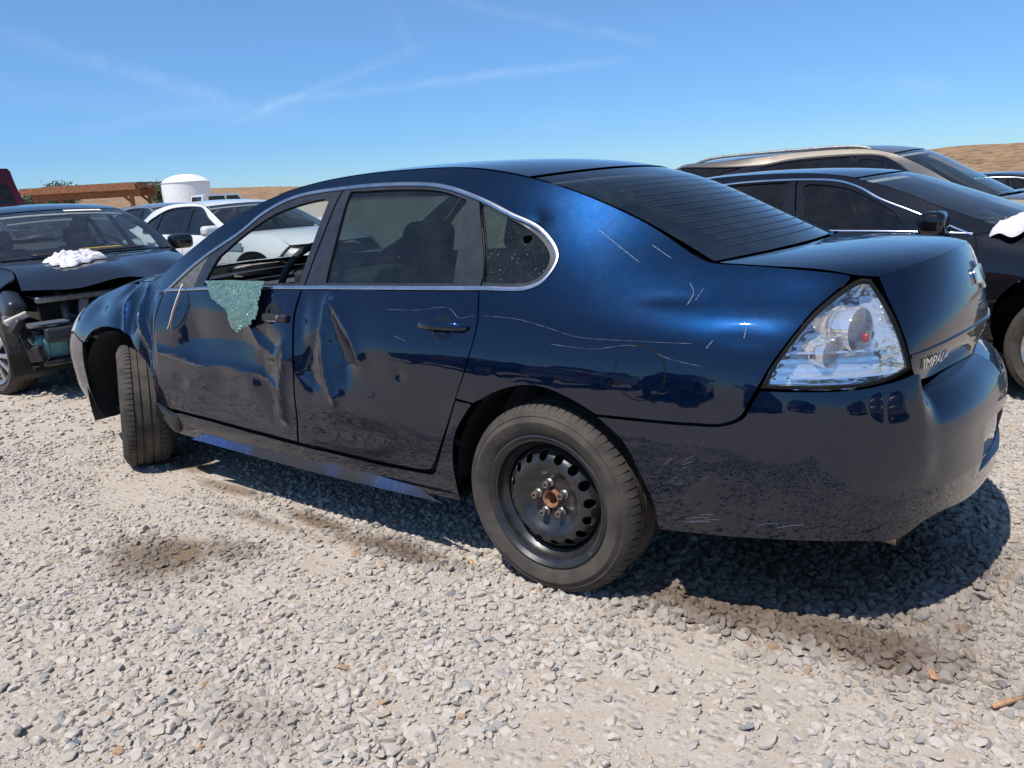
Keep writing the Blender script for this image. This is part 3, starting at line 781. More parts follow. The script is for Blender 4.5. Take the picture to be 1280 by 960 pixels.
    LF = [(1.125, 1.079, C_), (1.148, 1.0), (1.186, .828, C_), (1.21, .790, C_), (1.34, .777), (1.5, .770), (S1, .766)]
    LF = LF+mirror(LF[:-1], S1)
    fc = panel('lid_face', LF, face, P, dk, res=fine if main else res, flange=.02, gap=.0004)
    # rear bumper
    bf = bumper_fn(shape, ffd)
    B0 = [(1.30, .800), (1.215, .797), (1.180, .822, C_), (1.095, .806), (.989, .795), (.722, .790, C_), (.702, .757), (.677, .709), (.62, .682), (.523, .675), (.219, .670, C_), (.312, .594), (.366, .487), (.402, .40), (.410, .312, C_),
          (.842, .338), (1.05, .332), (1.128, .322), (1.18, .335), (1.24, .366), (1.33, .378), (1.42, .372), (1.55, .366)]
    RB = B0[::-1]+[(S1, .366)]
    RB = [(S1, .366)]+B0[::-1]+[(1.45, .800), (S1, .800), (2*S1-1.45, .80)]+[(2*S1-p[0],)+tuple(p[1:]) for p in B0]
    plate = [(S1-.275, .445, C_), (S1+.275, .445, C_), (S1+.275, .60, C_), (S1-.275, .60, C_)]
    rb = panel('rear_bumper', RB[::-1], bf, P, root, res=.018 if main else res, flange=.022, holes=[plate] if detail else ())
    if detail:
        panel('plate_recess', plate, bf, MT['trim_black'] if not main else P, rb, res=.06, flange=0, push=-.022, gap=-.002)
    ut = np.linspace(.47, 2*S1-.47, 40); MB().add(np.vstack([shape.at(ut, np.full(40, .375), .075+0*ut), shape.at(ut, np.full(40, .36), .085+0*ut)]), [tuple(range(40)), tuple(range(79, 39, -1))]).xform(lambda v: ffd(v) if ffd else v).build('sun_block_tray', MT['void'], root, smooth=False)  # unseen plate added so no sun leaks between bumper and floor
    MB().box(-.1, .80, -.60, .60, .44, .46).xform(lambda v: ffd(v) if ffd else v).build('trunk_floor', MT['void'], root, smooth=False)
    # front end
    if front_bumper:
        F0 = [(-3.14, .675, C_), (-3.17, .685, C_), (-3.295, .715, C_), (-3.55, .692), (-3.80, .692), (-4.0, .70), (-4.2, .70)]
        fb = F0+[(shape.S0, .70)]+[(2*shape.S0-p[0],)+tuple(p[1:]) for p in F0[::-1]]
        fb = fb+[(2*shape.S0+3.20, .40), (2*shape.S0+3.24, .24, C_), (2*shape.S0+3.6, .22), (shape.S0, .22), (-3.6, .22), (-3.24, .24, C_), (-3.20, .40)]
        nf = side_fn(shape, False, None, ffd)
        gr = [(shape.S0-.42, .38, C_), (shape.S0+.42, .38, C_), (shape.S0+.46, .54, C_), (shape.S0-.46, .54, C_)]
        fbo = panel('front_bumper', fb, side_fn(shape, False, dent, ffd), P, root, res=.04 if main else res, holes=[gr] if detail else ())
        if detail:
            panel('lower_grille', gr, nf, MT['liner'], fbo, res=.07, flange=0, push=-.03, gap=-.002)
            g2 = [(shape.S0-.60, .705, C_), (shape.S0+.60, .705, C_), (shape.S0+.58, .80, C_), (shape.S0-.58, .80, C_)]
            panel('grille', g2, nf, MT['liner'], root, res=.05, push=-.01)
    # floor, liners, bulkheads
    fl = MB(); fl.box(-3.3, .35, -.72, .72, .235, .26); fl.box(.35, .80, -.55, .55, .40, .42); fl.box(-2.32, -2.26, -.84, .84, .26, .98); fl.box(-.10, -.05, -.72, .72, .26, 1.0); fl.box(-2.4, -.42, -.85, .85, .255, .275)
    fl.xform(lambda v: ffd(v) if ffd else v).build('floor_pan', MT['void'], root, smooth=False)
    for xa in (0., -2.807):
        for sg in (-1, 1):
            mb = MB(); a = np.linspace(-.03, math.pi+(.32 if xa < -1 else .03), 26); rr = .425
            Pm = np.array([[(xa+rr*math.cos(t_), sg*yy, .335+rr*math.sin(t_)) for t_ in a] for yy in (.855, .60, .42)])
            mb.grid(Pm, flip=sg > 0)
            ring_ = [(xa+rr*math.cos(t_), sg*.42, .335+rr*math.sin(t_)) for t_ in a]; mb.add(ring_, [tuple(range(len(ring_)))])
            mb.xform(lambda v: ffd(v) if ffd else v).build('wheel_liner', MT['liner'], root)
    if interior:
        for y in (-.37, .37): seat(root, -1.42, y)
        rs_ = MB(); rbox(rs_, (-.55, 0, .46), (.50, 1.28, .18), .08); rbox(rs_, (-.24, 0, .76), (.15, 1.28, .56), .07, rot=Matrix.Rotation(.42, 4, 'Y'))
        rs_.build('rear_seat', MT['fabric'], root)
        dsh = MB(); rbox(dsh, (-2.05, 0, .80), (.46, 1.50, .30), .10); rbox(dsh, (-1.86, -.38, .93), (.20, .42, .13), .06); rbox(dsh, (-2.25, 0, .90), (.4, 1.4, .12), .04)
        dsh.build('dashboard', MT['interior'], root)
        sw = MB(); a = np.linspace(0, 2*math.pi, 33)[:-1]; Rm = Matrix.Rotation(.42, 4, 'Y')
        ringP = np.array([[tuple(Rm@Vector(((.017*math.cos(b)), (.188+.017*math.sin(b))*math.cos(t_), (.188+.017*math.sin(b))*math.sin(t_)))) for b in np.linspace(0, 2*math.pi, 9)[:-1]] for t_ in a])
        sw.grid(ringP+np.array([-1.68, -.40, 1.0]), closed_u=True, closed_v=True)
        rbox(sw, (-1.695, -.40, .99), (.07, .17, .13), .03)
        for dy, dz in ((-.12, .0), (.12, .0), (0, -.12)): rbox(sw, (-1.69, -.40+dy, .99+dz), (.03, .14 if dy else .05, .03 if dy else .14), .012)
        sw.tube([(-1.72, -.37, .96), (-1.9, -.37, .90)], .03, 8)
        sw.build('steering_wheel', MT['cabin_dark'], root)
        sh = MB(); shf = loft_rows(shape, [(.10, 1.03), (.3, 1.05), (.53, 1.08)], [(.10, 1.03), (.3, 1.05), (.58, 1.09)], 0, 0, ffd)
        u, v = np.meshgrid(np.linspace(0, 1, 5), np.linspace(-.93, .93, 8), indexing='ij'); sh.grid(shf(u, v)); sh.box(-.12, .1, -.74, .74, 1.0, 1.03)
        sh.build('parcel_shelf', MT['cabin_dark'], root)
    # wheels
    if wheel is not None:
        w0 = place_wheel(root, wheel, 0, -.792, .335)
        place_wheel(root, wheel, 0, .792, .335, right=True, proto=w0)
        w1 = place_wheel(root, wheel, -2.807+(.035 if main else 0), -.80+(.025 if main else 0), .335, rot=steer, proto=w0, tilt=-.09 if main else 0.)
        w2 = place_wheel(root, wheel, -2.807, .80, .335, rot=steer, right=True, proto=w0)
    return dict(hood_fn=hd, roof_fn=roof, lid_fn=lid, bump_fn=bf, face_fn=face, lid=dk, bumper=rb, rear_glass=bl)
def door_handle(door, f, hx, hz, P, right, big):
    g = lambda s, z: f(s, z)
    S = np.array([hx]); Z = np.array([hz]); X = g(S, Z)[0]; tx = g(S+.01, Z)[0]-X; tx /= np.linalg.norm(tx); tz = g(S, Z+.01)[0]-X; tz /= np.linalg.norm(tz)
    n = np.cross(tx, tz); n *= np.sign(n[1])*(1 if right else -1)
    mb = MB(); xs = np.linspace(-.115, .115, 17); rows = []
    for x in xs:
        e = abs(x)/.115; hgt = .017*(1-e**6*.6); lift = .030*(1-e**4) + .004
        row = []
        for a in np.linspace(0, 2*math.pi, 11)[:-1]:
            row.append(X+tx*x+tz*(hgt*math.sin(a))+n*(lift+.008*math.cos(a)))
        rows.append(row)
    mb.grid(np.array(rows), closed_v=True); b0 = mb.cnt
    hd = mb.build('door_handle', P, door)
    if big:
        c = MB(); k = 22; a = np.linspace(0, 2*math.pi, k+1)[:-1]
        rows = [[X+tx*(.045*math.cos(t)*q+.0)+tz*(.046*math.sin(t)*q)+n*h for t in a] for q, h in ((1.06, .0008), (1.0, .002), (.9, .0012), (.55, .001))]
        c.grid(np.array(rows), closed_v=True, flip=True)
        c.add([X+tx*(.045*math.cos(t)*.56)+tz*(.046*math.sin(t)*.56)+n*.001 for t in a], [tuple(range(k))])
        c.build('handle_cup', MT['handle_cup'], hd)
# ------------------------------------------------------------------ extra materials of the wrecked sedan
def _mk():
    MT['gasket'] = plain('gasket', (.008, .008, .008), .7, spec=.1)
    m, n, l, b = new_mat('scratched_plastic'); o = objco(n)
    mp = n.new('ShaderNodeMapping'); mp.inputs['Scale'].default_value = (70, 70, 30); l.new(o, mp.inputs[0])
    f = noise(n, l, 1.0, 3, .6, mp.outputs[0], 2.5)
    l.new(ramp(n, l, f, [(.40, (.02, .02, .022)), (.49, (.22, .22, .22)), (.53, (.03, .03, .03)), (.62, (.12, .12, .12))]), b.inputs['Base Color'])
    b.inputs['Roughness'].default_value = .5; l.new(bump(n, l, f, .8, .004), b.inputs['Normal']); MT['scratched'] = m
    m, n, l, b = new_mat('hazed_lens'); o = objco(n)
    l.new(ramp(n, l, noise(n, l, 20, 4, .6, o), [(.3, (.42, .40, .38)), (.7, (.60, .58, .55))]), b.inputs['Base Color']); b.inputs['Roughness'].default_value = .35
    b.inputs['Coat Weight'].default_value = .6; MT['hazed'] = m
    MT['tint_speck'] = glass_mat('crazed_tinted_glass', (.09, .13, .12), .04, dirtcol=(.45, .55, .5), speck=True)
    MT['heat'] = plain('heating_line', (.018, .022, .030), .6)
    MT['handle_cup'] = MT['gloss_black']
    m, n, l, b = new_mat('crazed_glass_film'); o = objco(n)
    v = n.new('ShaderNodeTexVoronoi'); v.feature = 'DISTANCE_TO_EDGE'; v.inputs['Scale'].default_value = 85; l.new(o, v.inputs['Vector'])
    v2 = n.new('ShaderNodeTexVoronoi'); v2.inputs['Scale'].default_value = 85; l.new(o, v2.inputs['Vector'])
    e = ramp(n, l, v.outputs[0], [(.02, 0.), (.12, 1.)])
    c = mixc(n, l, ramp(n, l, noise(n, l, 14, 4, .6, o), [(.35, 0.), (.65, 1.)]), (.012, .055, .055), (.04, .12, .105))
    c = mixc(n, l, mth(n, l, 'MULTIPLY', v2.outputs['Color'], .8), c, (.15, .27, .235))
    l.new(mixc(n, l, e, (.12, .21, .19), c), b.inputs['Base Color']); b.inputs['Roughness'].default_value = .22
    l.new(bump(n, l, mth(n, l, 'ADD', e, v2.outputs['Distance']), .7, .003), b.inputs['Normal'])
    b.inputs['Coat Weight'].default_value = .3; MT['crazed'] = m
    m, n, l, b = new_mat('scraped_sill_paint'); o = objco(n)
    mp = n.new('ShaderNodeMapping'); mp.inputs['Scale'].default_value = (26, 3, 6); l.new(o, mp.inputs[0])
    f = noise(n, l, 1.6, 6, .75, mp.outputs[0]); g = noise(n, l, 2.2, 2, .5, o)
    c = ramp(n, l, f, [(.35, (.010, .030, .11)), (.55, (.018, .045, .14)), (.70, (.06, .09, .16)), (.88, (.22, .21, .20))])
    l.new(mixc(n, l, ramp(n, l, g, [(.40, 0.), (.58, 1.)]), (.022, .021, .024), c), b.inputs['Base Color'])
    b.inputs['Roughness'].default_value = .55; b.inputs['Specular IOR Level'].default_value = .25; MT['sill'] = m
    MT['scratch'] = plain('bare_scratch', (.11, .135, .18), .5, .2, var=.4, scale=200)
    MT['scuff'] = plain('dull_scuff', (.10, .13, .2), .5, .3, var=.4, scale=120)
    m, n, l, b = new_mat('lamp_reflector'); o = objco(n)
    b.inputs['Base Color'].default_value = (.86, .87, .88, 1); b.inputs['Metallic'].default_value = .78; b.inputs['Roughness'].default_value = .10
    w = n.new('ShaderNodeTexWave'); w.inputs['Scale'].default_value = 14; w.bands_direction = 'Z'; l.new(o, w.inputs[0])
    v = n.new('ShaderNodeTexVoronoi'); v.inputs['Scale'].default_value = 46; l.new(o, v.inputs['Vector'])
    l.new(bump(n, l, mth(n, l, 'ADD', w.outputs[1], mth(n, l, 'MULTIPLY', v.outputs['Distance'], 1.6)), .22, .004), b.inputs['Normal']); MT['reflector'] = m
    MT['copper'] = plain('copper_wire', (.42, .20, .12), .5, .5)
    MT['clear_disc'] = glass_mat('lamp_disc', (.75, .72, .70), .40, dirtcol=(.55, .52, .5))
    MT['exhaust'] = plain('exhaust_steel', (.42, .33, .27), .38, .85, var=.35, scale=30)
_mk()
def G(s, z, cs, cz, rs, rz, amp, rot=0.):
    c, q = math.cos(rot), math.sin(rot); a = (s-cs)*c+(z-cz)*q; b = -(s-cs)*q+(z-cz)*c
    return amp*np.exp(-(a/rs)**2-(b/rz)**2)
def crease(s, z, pts, w, amp, side=None):
    """a sharp fold along a polyline"""
    d = np.full(np.shape(s), 9.); P = np.array(pts, float); Q = np.stack([s, z], -1)
    for a, b in zip(P, P[1:]):
        ab = b-a; t = np.clip(((Q-a)@ab)/(ab@ab), 0, 1); d = np.minimum(d, np.linalg.norm(Q-a-t[..., None]*ab, axis=-1))
    return amp*np.exp(-np.abs(d/w)**1.25)
def facet(s, z, poly, k):
    """a pushed-in patch with flat faces that meet in creases, like folded sheet steel"""
    P_ = ccw(poly); Q = np.stack([np.ravel(s), np.ravel(z)], -1); d = dist_poly(Q, P_)*np.where(inside(Q, P_), 1, -1)
    return (k*.75*.019*np.log1p(np.exp(np.clip(d/.019, -30, 30)))).reshape(np.shape(s))
def dent(s, z):
    s = np.asarray(s, float); z = np.asarray(z, float)
    d = 0.
    # rear door
    d = d+facet(s, z, [(-1.045, 1.0), (-.90, .84), (-.845, .74), (-.93, .655), (-1.02, .70), (-1.055, .82)], .42)+facet(s, z, [(-1.05, .92), (-1.07, .72), (-1.04, .62), (-1.14, .58), (-1.21, .68), (-1.18, .82)], .36)
    d = d+G(s, z, -.97, .78, .16, .17, .014)+G(s, z, -.70, .66, .25, .09, .010, -.2)
    d = d+crease(s, z, [(-1.045, 1.0), (-1.065, .86), (-1.045, .70), (-1.00, .60)], .022, -.016)
    d = d+crease(s, z, [(-1.045, 1.0), (-.90, .86), (-.84, .76)], .035, -.012)
    d = d+G(s, z, -.628, .732, .024, .024, .006)+G(s, z, -.95, .48, .30, .07, .012)+G(s, z, -.45, .60, .12, .12, .008)
    d = d+G(s, z, -1.20, .88, .05, .12, .016)
    # front door
    d = d+facet(s, z, [(-2.24, .70), (-2.02, .905), (-1.60, .93), (-1.34, .80), (-1.38, .66), (-1.75, .655), (-2.1, .66)], .20)+facet(s, z, [(-1.62, .66), (-1.46, .74), (-1.36, .70), (-1.345, .50), (-1.44, .43)], .34)+facet(s, z, [(-1.56, .87), (-1.42, .89), (-1.30, .80), (-1.37, .73), (-1.47, .76)], .30)
    d = d+G(s, z, -1.70, .70, .34, .20, .022)+G(s, z, -1.99, .82, .12, .13, .014)+G(s, z, -1.72, .54, .30, .06, .010)+G(s, z, -2.12, .555, .055, .045, .009)
    d = d+crease(s, z, [(-1.285, .74), (-1.32, .62), (-1.345, .47)], .018, -.026)
    d = d+crease(s, z, [(-2.28, .70), (-2.1, .685), (-1.95, .655), (-1.75, .66), (-1.5, .655), (-1.36, .60)], .020, -.014)
    d = d+crease(s, z, [(-1.55, .88), (-1.48, .78), (-1.36, .74), (-1.30, .79)], .022, -.014)
    d = d+G(s, z, -1.56, .58, .08, .06, -.008)+G(s, z, -1.80, .60, .07, .05, .008)+G(s, z, -1.85, .45, .4, .06, .014)
    # front fender
    d = d+G(s, z, -2.60, .87, .10, .13, .045)+G(s, z, -2.40, .72, .05, .20, .040)+G(s, z, -2.80, .965, .07, .05, .030)+G(s, z, -3.05, .86, .14, .05, .028)
    d = d+crease(s, z, [(-2.50, 1.0), (-2.47, .85), (-2.40, .70), (-2.36, .55)], .018, -.022)
    d = d+crease(s, z, [(-2.72, .96), (-2.66, .84), (-2.63, .76)], .020, -.018)
    # rear quarter
    d = d+G(s, z, .665, .925, .085, .036, .005)+G(s, z, -.128, 1.268, .035, .025, .008)+G(s, z, .40, 1.02, .10, .012, .004)
    dam = sstep(-s, .2, 1.1)*sstep(1.05-z, 0, .15)
    w = .0016*np.sin(9*s+4*z)*np.sin(13*z-5*s+1)+.0008*np.sin(23*s-11*z+2)*np.sin(19*z+7*s)
    return d*sstep(1.03-z, -.02, .05)*1.0+(d-d*sstep(1.03-z, -.02, .05))*sstep(s, -.3, -.15)+dam*w
def tail_lamp_main(root, pan, rng_, sf):
    e = bpy.data.objects.new('tail_lamp', None); link(e, root)
    pan('lamp_housing', LAMP_R, MT['reflector'], e, push=-.055, flange=0, r=.02, gap=-.004)
    wallsm = MB(); L = resample(ccw(smooth_poly(LAMP_R)), .012); L = inset(L, .004)
    N = snormal(sf, L); X = sf(L[:, 0], L[:, 1])
    wallsm.grid(np.stack([X-N*.004, X-N*.03, X-N*.06]), closed_v=True); wallsm.build('lamp_side', MT['reflector'], e, auto=40)
    rng_('lamp_seal', [(a[0],)+tuple(a[1:]) for a in [tuple(p)+((C_,) if i in (0, 6, 8) else ()) for i, p in enumerate([q[:2] for q in LAMP_R])]], .0095, MT['gasket'], e, push=.0015)
    pan('lens', LAMP_R, MT['lens'], e, push=-.001, flange=0, r=.02, gap=.010)
    def drum(c, r, ln, nm):
        m = MB(); m.lathe_y([(r*.96, .0), (r, -.004), (r, -ln*.3), (r*1.03, -ln*.34), (r*1.03, -ln*.42), (r, -ln*.46), (r*.98, -ln)], 36)
        R = Matrix.Rotation(math.radians(90-14), 4, 'Z')
        f = lambda v: np.array([tuple(R@Vector(p)) for p in v])+np.array(c)
        m.xform(f); b = m.build(nm, MT['reflector'], e, auto=35)
        k = MB(); k.lathe_y([(0, .016), (r*.4, .012), (r*.75, .006), (r*.96, -.002)], 32); k.xform(f); k.build('reflector_disc', MT['clear_disc'], e)
        return f
    # axis after the turn points to the rear of the car
    def dr(c, r, ln, nm):
        ax = np.array([math.cos(.30), -math.sin(.30), .0]); sd = np.array([math.sin(.30), math.cos(.30), 0]); up = np.array([0, 0, 1.])
        a = np.linspace(0, 2*math.pi, 37)[:-1]
        rows = [[np.array(c)+ax*t+(sd*math.cos(q)+up*math.sin(q))*rr for q in a] for rr, t in ((r*.93, -ln), (r*.95, -ln*.6), (r*1.02, -ln*.58), (r*1.02, -ln*.48), (r*.97, -ln*.46), (r, -.006), (r*.97, 0.))]
        MB().grid(np.array(rows), closed_v=True).build(nm, MT['reflector'], e, auto=35)
        rows = [[np.array(c)+ax*t+(sd*math.cos(q)+up*math.sin(q))*rr for q in a] for rr, t in ((r*.96, 0.), (r*.75, .008), (r*.4, .013), (.001, .015))]
        MB().grid(np.array(rows), closed_v=True).build('reflector_disc', MT['clear_disc'], e)
    dr((.930, -.650, .940), .066, .12, 'reflector_drum')
    dr((.868, -.712, .880), .040, .09, 'reflector_drum')
    sh = MB(); ss = np.linspace(.80, 1.14, 20); 
    for z0, z1, o0, o1 in ((.842, .832, -.055, -.006), (.905, .902, -.05, -.03)):
        z0a = np.full(20, z0); a = sf(ss, z0a)+snormal(sf, np.c_[ss, z0a])*o0; z1a = np.full(20, z1); b = sf(ss, z1a)+snormal(sf, np.c_[ss, z1a])*o1
        z2a = np.full(20, z1-.006); c = sf(ss, z2a)+snormal(sf, np.c_[ss, z2a])*o1; sh.grid(np.stack([a, b, c]))
    sh.build('reflector_shelf', MT['reflector'], e, auto=40)
    bm = MB(); rbox(bm, (.948, -.668, .925), (.018, .018, .024), .006); bm.build('red_bulb', MT['red_lens'], e)

# ------------------------------------------------------------------ the wrecked sedan in front
car = thing('wrecked_sedan', 'dark navy blue sedan with smashed doors and shattered glass hanging from its front window', 'car')
info = build_car(car, 'navy', dent=dent, res=.026, main=True, wheel=steel_wheel, steer=-math.radians(27), chrome=True, lamp='clear')
SF = side_fn(SEDAN, False, dent); NF = side_fn(SEDAN, False, None)
kid = {}
for ch in car.children: kid.setdefault(ch.name.split('.')[0], ch)
fd, rd, qp, fe, rkp = kid['front_door'], kid['rear_door'], kid['quarter_panel'], kid['fender'], kid['rocker_panel']
# fuel flap
cx, cz, rx = .362, .818, .080
fl = [(cx+rx*math.cos(a), cz+rx*math.sin(a)) for a in np.linspace(0, 2*math.pi, 65)[:-1]]
panel('fuel_flap', fl, SF, MT['navy'], qp, res=.016, flange=.004, gap=0, push=.0016, )
rg = MB(); rows = []
for r_, h in ((rx+.0002, .0010), (rx+.0034, .0009), (rx+.0048, -.001)):
    A = np.array([(cx+r_*math.cos(a), cz+r_*math.sin(a)) for a in np.linspace(0, 2*math.pi, 65)[:-1]]); N = snormal(SF, A); rows.append(SF(A[:, 0], A[:, 1])+N*h)
rg.grid(np.array(rows), closed_v=True); rg.build('flap_gap', MT['gasket'], qp)
strip('panel_seam', [(.362, .735), (.364, .68)], .003, SF, MT['seal'], qp, push=.0008)
# sill flare, scraped to bare paint
def flare(s, z):
    t = np.clip((z-.250)/(.312-.250), 0, 1.2); return SEDAN.at(np.asarray(s, float), np.asarray(z, float), .004+.046*t**1.2)
panel('sill_flare', [(-2.12, .262, C_), (-1.2, .250), (-.46, .250, C_), (-.60, .285, C_), (-1.2, .305), (-2.0, .312, C_)], flare, MT['sill'], rkp, res=.03, flange=.01)
ec = MB(); rbox(ec, (-2.33, -.885, .345), (.20, .05, .10), .02, rot=Matrix.Rotation(.32, 4, 'Y')); ec.build('torn_sill_end', MT['black_paint'], rkp)
# crazed window film folded over the door
FILM = [(-1.86, 1.052, C_), (-1.65, 1.058), (-1.44, 1.056, C_), (-1.452, .985), (-1.448, .93), (-1.475, .890), (-1.53, .862), (-1.585, .836, C_), (-1.64, .870), (-1.66, .915), (-1.72, .955), (-1.77, .985), (-1.80, 1.02)]
def filmf(s, z):
    X = SEDAN.wall(s, z); n = SEDAN.plan(np.asarray(s, float)); o = .020+.020*np.sin((np.asarray(z)-.83)*9)+.006*np.sin(np.asarray(s)*31)
    X[..., 1] -= o; return X
FQ = resample(ccw(smooth_poly(FILM)), .010); FQ = FQ+np.where((FQ[:, 1] < 1.04)[:, None], rng.normal(0, .0045, FQ.shape), 0)
fm = panel('crazed_window_film', [(a, b, C_) for a, b in FQ], filmf, MT['crazed'], fd, res=.018, flange=.003, gap=0)
# bare handle opening of the front door
hc = MB(); hx, hz = -1.352, .905
def onsurf(mb, s0, z0, w, h, d, r=.006, lift=0.):
    X = SF(np.array([s0]), np.array([z0]))[0]; N = snormal(SF, np.array([[s0, z0]]))[0]; rbox(mb, X+N*lift, (w, d, h), r)
onsurf(hc, hx, hz, .155, .032, .030, .008, .004); onsurf(hc, hx-.045, hz-.004, .05, .045, .03, .01, .002)
hc.build('handle_bracket', MT['trim_black'], fd)
hm = MB(); onsurf(hm, hx+.03, hz+.004, .018, .018, .04, .006, .006); onsurf(hm, hx-.01, hz-.012, .07, .005, .034, .002, .006); hm.build('handle_mechanism', MT['dull_metal'], fd)
pk = MB(); A = np.array([(hx-.03+.05*math.cos(a), hz+.022+.040*math.sin(a)) for a in np.linspace(0, 2*math.pi, 25)[:-1]]); N = snormal(SF, A); pk.add(SF(A[:, 0], A[:, 1])+N*.0012, [tuple(range(24))]); pk.build('handle_hole', MT['void'], fd)
# torn mirror wires
for k, (pts, r_) in enumerate([([(-2.075, 1.03), (-2.085, .97), (-2.10, .90), (-2.125, .845), (-2.165, .815)], .0022), ([(-2.085, 1.03), (-2.075, .96), (-2.09, .89), (-2.11, .83), (-2.12, .79)], .0018), ([(-2.07, 1.03), (-2.09, .95), (-2.105, .87), (-2.14, .80)], .0015)]):
    P = crom(pts, 6); X = NF(P[:, 0], P[:, 1]); X[:, 1] -= .012+.02*np.sin(np.linspace(0, 3, len(X))); MB().tube(X, r_, 6).build('mirror_wire', MT['copper'] if k else MT['white_plain'], fd)
# scratches down to primer
for pts, w, par in [([(-.737, .965), (-.574, .967), (-.404, .98), (-.352, .95), (-.285, .962)], .0022, rd), ([(-.25, .962), (-.1, .956), (.03, .934), (.13, .914), (.325, .911), (.52, .912)], .0022, qp),
                    ([(.041, .886), (.195, .88), (.336, .898), (.46, .865), (.553, .85)], .0026, qp), ([(.467, 1.072), (.488, 1.045), (.478, 1.013)], .005, qp), ([(.516, 1.058), (.500, 1.025)], .0035, qp),
                    ([(.580, .924), (.562, .9)], .007, qp), ([(.672, .957), (.668, .93)], .007, qp), ([(.10, 1.235), (.19, 1.18), (.28, 1.13)], .004, qp), ([(.30, 1.18), (.38, 1.14)], .004, qp),
                    ([(-.655, .874), (-.59, .857)], .003, rd), ([(-.965, .93), (-.945, .87)], .002, rd), ([(-1.33, .80), (-1.355, .66), (-1.36, .56)], .006, fd), ([(-2.25, .69), (-2.05, .66), (-1.9, .655)], .004, fd), ([(-2.30, .74), (-2.31, .60)], .012, fd),
                    ([(-2.43, .86), (-2.39, .73)], .005, fe), ([(-2.49, .90), (-2.45, .80)], .004, fe)]:
    strip('scratch', pts, w*.5*np.r_[.3, rng.uniform(.25, 1.25, max(1, 8*(len(pts)-1)-1)), .3], SF, MT['scratch'], par, push=.0012)
BF = info['bump_fn']
for k in range(10):
    a = rng.uniform(.43, .60); z0 = rng.uniform(.44, .58); L_ = rng.uniform(.015, .045); an = rng.uniform(.2, 1.2)
    strip('scratch', [(a, z0), (a+L_*.5*math.cos(an), z0+L_*.5*math.sin(an)+.003), (a+L_*math.cos(an), z0+L_*math.sin(an))], .0007*np.r_[.2, np.ones(15), .2], BF, MT['scratch'], info['bumper'], push=.001)
for k in range(7):
    a = rng.uniform(.45, .80); z0 = rng.uniform(.35, .39); L_ = rng.uniform(.04, .10)
    strip('scratch', [(a, z0), (a+L_*.5, z0+L_*.14), (a+L_, z0+L_*.22)], .0006*np.r_[.2, np.ones(15), .2], BF, MT['scratch'], info['bumper'], push=.001)
# lid garnish line, lettering and emblem
FF = info['face_fn']; S1 = SEDAN.S1
GARN = [(1.178, .862), (1.33, .871), (1.55, .880), (S1, .884), (2*S1-1.55, .880), (2*S1-1.33, .871), (2*S1-1.178, .862)]
strip('lid_garnish', GARN, .010, FF, MT['navy'], info['lid'], push=.006)
def lettering(name, body, s0, s1, z0, h, f, mat, par, push=.003, thick=.004):
    cu = bpy.data.curves.new(name, 'FONT'); cu.body = body; cu.size = 1; cu.resolution_u = 3
    to = bpy.data.objects.new(name+'_tmp', cu); COL.objects.link(to); dg = bpy.context.evaluated_depsgraph_get(); dg.update()
    me = to.evaluated_get(dg).to_mesh(); V = np.array([v.co[:] for v in me.vertices]); F = [tuple(p.vertices) for p in me.polygons]
    bpy.data.objects.remove(to); bpy.data.curves.remove(cu)
    lo, hi = V.min(0), V.max(0); s = s0+(V[:, 0]-lo[0])/(hi[0]-lo[0])*(s1-s0); z = z0+(V[:, 1]-lo[1])/(hi[1]-lo[1])*h
    Q = np.c_[s, z]; X = f(s, z); N = snormal(f, Q); n = len(V); mb = MB(); mb.add(np.vstack([X+N*push, X+N*(push+thick)]), [t[::-1] for t in F]+[tuple(i+n for i in t) for t in F])
    from collections import Counter
    ed = Counter(); 
    for t in F:
        for a, b in zip(t, t[1:]+t[:1]): ed[(a, b)] += 1
    mb.f += [(a, b, b+n, a+n) for (a, b) in ed if (b, a) not in ed]; mb.mi += [0]*(len(mb.f)-len(mb.mi))
    return mb.build(name, mat, par, auto=30)
lettering('lettering', 'IMPALA', 1.238, 1.43, .818, .030, FF, MT['chrome'], info['lid'])
bow = [(-.085, .020), (-.028, .020), (-.022, .036), (.034, .036), (.030, .020), (.092, .020), (.085, -.020), (.028, -.020), (.022, -.036), (-.034, -.036), (-.030, -.020), (-.092, -.020)]
panel('emblem', [(S1+a, 1.0+b, C_) for a, b in bow], FF, MT['chrome'], info['lid'], res=.03, flange=.008, push=.010)
# exhaust
ex = MB(); ex.tube([(.75, -.50, .33), (.92, -.54, .305), (.98, -.55, .312), (1.045, -.555, .308)], .032, 18, cap=False); ex.build('exhaust_tip', MT['exhaust'], car)
MB().tube([(.55, -.45, .36), (.9, -.52, .34)], .08, 14).build('muffler', MT['void'], car)
# ------------------------------------------------------------------ ground
def terrain(x, y):
    x = np.asarray(x, float); y = np.asarray(y, float)
    dx, dy = x-CAM_P[0], y-CAM_P[1]; lat = dx*math.cos(YAW)+dy*math.sin(YAW); dep = -dx*math.sin(YAW)+dy*math.cos(YAW)
    lat = np.clip(lat, -900, 40); k = np.log1p(np.exp((lat-2.2)*1.6))/1.6
    return -.055*k*sstep(dep, 2.5, 8.)*np.where(dep > 40, 40/np.maximum(dep, 1), 1)+.020*np.minimum(np.maximum(-lat-14, 0), 60)*sstep(dep, 20, 60)
_ph = rng.uniform(0, 6.28, (14, 2)); _fr = rng.normal(0, 1, (14, 2))
def fbm(x, y, sc):
    v = 0
    for i in range(14):
        f = _fr[i]*sc*(1+.55*i); v = v+np.sin(f[0]*x+f[1]*y+_ph[i, 0])*np.cos(f[1]*x*.7-f[0]*y*.8+_ph[i, 1])/(1+.30*i)
    return v/3.2
def relief(x, y): return .010*fbm(x, y, 1.1)+.004*fbm(x+9, y-3, 5.0)
